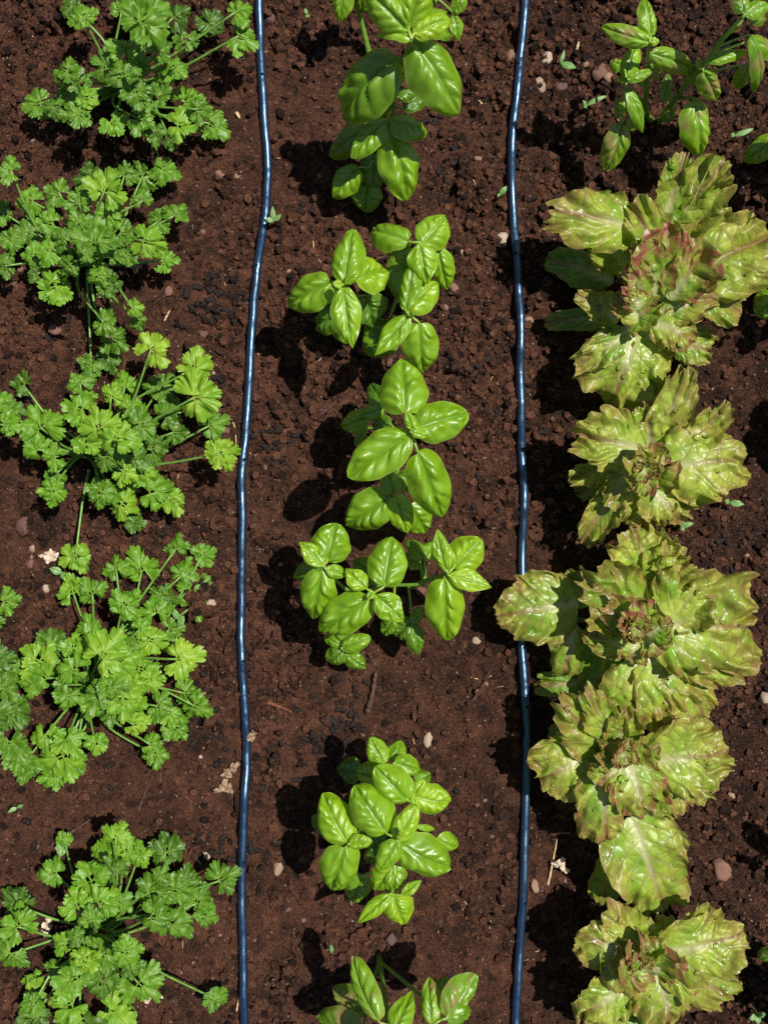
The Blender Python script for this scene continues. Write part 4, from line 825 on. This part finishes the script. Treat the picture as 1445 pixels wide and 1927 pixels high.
stick('straw', [(590, 450, 1), (593, 478, 2), (606, 500, 1)], 1.2, M_STRAW, 'hair thin curved root beside the cross shaped basil', 'root')
stick('straw', [(900, 190, 1), (912, 204, 2)], 2.2, M_STRAW, 'short tan straw right of the biggest basil leaf', 'straw')
stick('straw', [(885, 1275, 1), (905, 1278, 1), (925, 1272, 1)], 1.1, M_STRAW, 'hair thin pale root lying left of the right drip hose', 'root')
stick('straw', [(226, 1825, 1), (240, 1850, 3), (268, 1885, 2)], 1.7, M_STRAW, 'pale dead stalk lying under the lowest parsley', 'straw')
stick('straw', [(445, 212, 1), (452, 224, 2)], 4, M_STRAW, 'orange wood chip between the top left parsley and the left drip hose', 'wood chip')
q2 = np.random.RandomState(77)
lb = 'tiny straw fibre lying on the soil'
for i in range(110):
    px, py = q2.uniform(0, 1445), q2.uniform(0, 1927); a = q2.rand()*6.28; ln = q2.uniform(4, 15); b = q2.uniform(-5, 5)
    o = stick('straw_fibre', [(px, py, 1), (px+ln*.5*math.cos(a)-b*.3*math.sin(a), py+ln*.5*math.sin(a)+b*.3*math.cos(a), 2), (px+ln*math.cos(a), py+ln*math.sin(a), 1)], q2.uniform(.5, 1.1), M_STRAW if q2.rand() < .6 else M_WOOD, lb, 'fibre', 5)
    o['group'] = 'tiny straw fibres on the soil'
def scrap(name, px, py, size, mat, label, cat, seed, cnt=3, ang=0, t=.008):
    qq = np.random.RandomState(seed); parts = []
    for k in range(cnt):
        a = ang+k*6.28/max(cnt, 3)+qq.uniform(-.4, .4); B = P(px, py, t); d = np.array([math.cos(a), math.sin(a), qq.uniform(-.2, .35)])
        parts.append(leaflet(B, B+d*size*S*qq.uniform(.6, 1.1), qq.uniform(-.9, .9), qq.uniform(.5, .9), seed+k, qq.uniform(-.3, .5)))
    V, F, at = merge(parts); loc = G(px, py); V[:, 2] += loc[2]
    return tag(mk(name, V, F, mat, None, loc, at), label, cat)
scrap('dry_leaf', 96, 1045, 22, M_PALE, 'bleached white dried parsley leaf on the soil at left', 'dry leaf', 3, 4)
scrap('dry_leaf', 432, 1452, 30, M_DRY, 'curled tan dry leaf left of the left drip hose, upper of two', 'dry leaf', 5, 2, 1.2)
scrap('dry_leaf', 424, 1490, 24, M_DRY, 'torn tan dry leaf left of the left drip hose, lower of two', 'dry leaf', 9, 3, 3.6)
scrap('dry_leaf', 283, 1886, 24, M_PALE, 'white shrivelled leaf under the lowest parsley', 'dry leaf', 12, 2, .2)
scrap('dry_leaf', 255, 498, 26, M_DRY, 'pale dead leaf under the right side of the second parsley', 'dry leaf', 17, 3, .4)
scrap('dry_leaf', 92, 1738, 20, M_PALE, 'pale shrivelled leaf left of the lowest parsley crown', 'dry leaf', 19, 2, 2.2)
scrap('dry_leaf', 1052, 1628, 20, M_PALE, 'pale dead seedling in the shade beside the long straw', 'dry leaf', 23, 3, 1.0)
scrap('dry_leaf', 478, 1385, 18, M_DRY, 'cream leaf scrap touching the left drip hose', 'dry leaf', 29, 2, 1.7)
def weed(px, py, lvs, label, h=.014):
    b = G(px, py); o = empty('weed_seedling', b, label, 'weed', None)
    top = b+[0, 0, h]; V, F = tube(spline([b-[0, 0, .002], b+[.0006, 0, h*.5], top], 6), .0006, 6); mk('stem', V, F, M_WEED, o, b)
    for k, (dx, dy, w_) in enumerate(lvs):
        T = top+np.array([dx*S, -dy*S, .002]); V, F, a = basil_shape(top, T, w_*S, 0, .1, .15, .25, .8, int(px)+k, 14, 9)
        m = mk('leaf', V, F, M_WEED, o, b, a); m['tone'] = .62
weed(519, 424, [(-2, -26, 9), (-16, -2, 10), (14, -10, 9)], 'three leaved pale seedling right of the left drip hose near the top')
weed(937, 376, [(12, -14, 10), (-6, 4, 6)], 'tiny pale green seedling left of the right drip hose')
weed(1052, 127, [(6, -24, 7), (28, 10, 14)], 'two leaved seedling among the stones at the top')
weed(1092, 220, [(38, -16, 9), (-8, -8, 7), (-4, 6, 6)], 'thin leaved seedling left of the streaked basil')
weed(1376, 262, [(34, -12, 10), (-8, -2, 8)], 'small dark seedling at the top right below the striped leaf')
weed(1362, 946, [(26, 4, 12), (-10, -4, 10)], 'pale seedling right of the second lettuce')
weed(1276, 990, [(22, -6, 10), (0, -12, 9), (4, 10, 8)], 'blue green seedling touching the widest lettuce from above')
weed(42, 1512, [(-16, 8, 8), (14, -6, 8)], 'two leaved seedling near the left edge above the lowest parsley')
weed(130, 1582, [(-8, -22, 18), (-6, 18, 16), (-14, 2, 16), (6, -8, 10)], 'four leaved round seedling left of the lowest parsley top')
weed(1412, 1895, [(-16, 4, 12), (14, -6, 12), (0, 14, 12)], 'grey green seedling in the bottom right corner')
weed(627, 1775, [(-1, -18, 8)], 'single pale sprout below the densest basil')
weed(130, 1075, [(-22, -8, 15), (14, 18, 14)], 'two leaved pale seedling right of the white dried leaf')
weed(345, 1160, [(12, 8, 22), (-6, -20, 12)], 'round leaved seedling under the right side of the largest parsley')
weed(337, 940, [(8, 14, 14)], 'single pale leaf right of the bright parsley')
weed(580, 40, [(-4, -10, 7), (3, 8, 8)], 'tiny shaded seedling right of the left drip hose at the top')
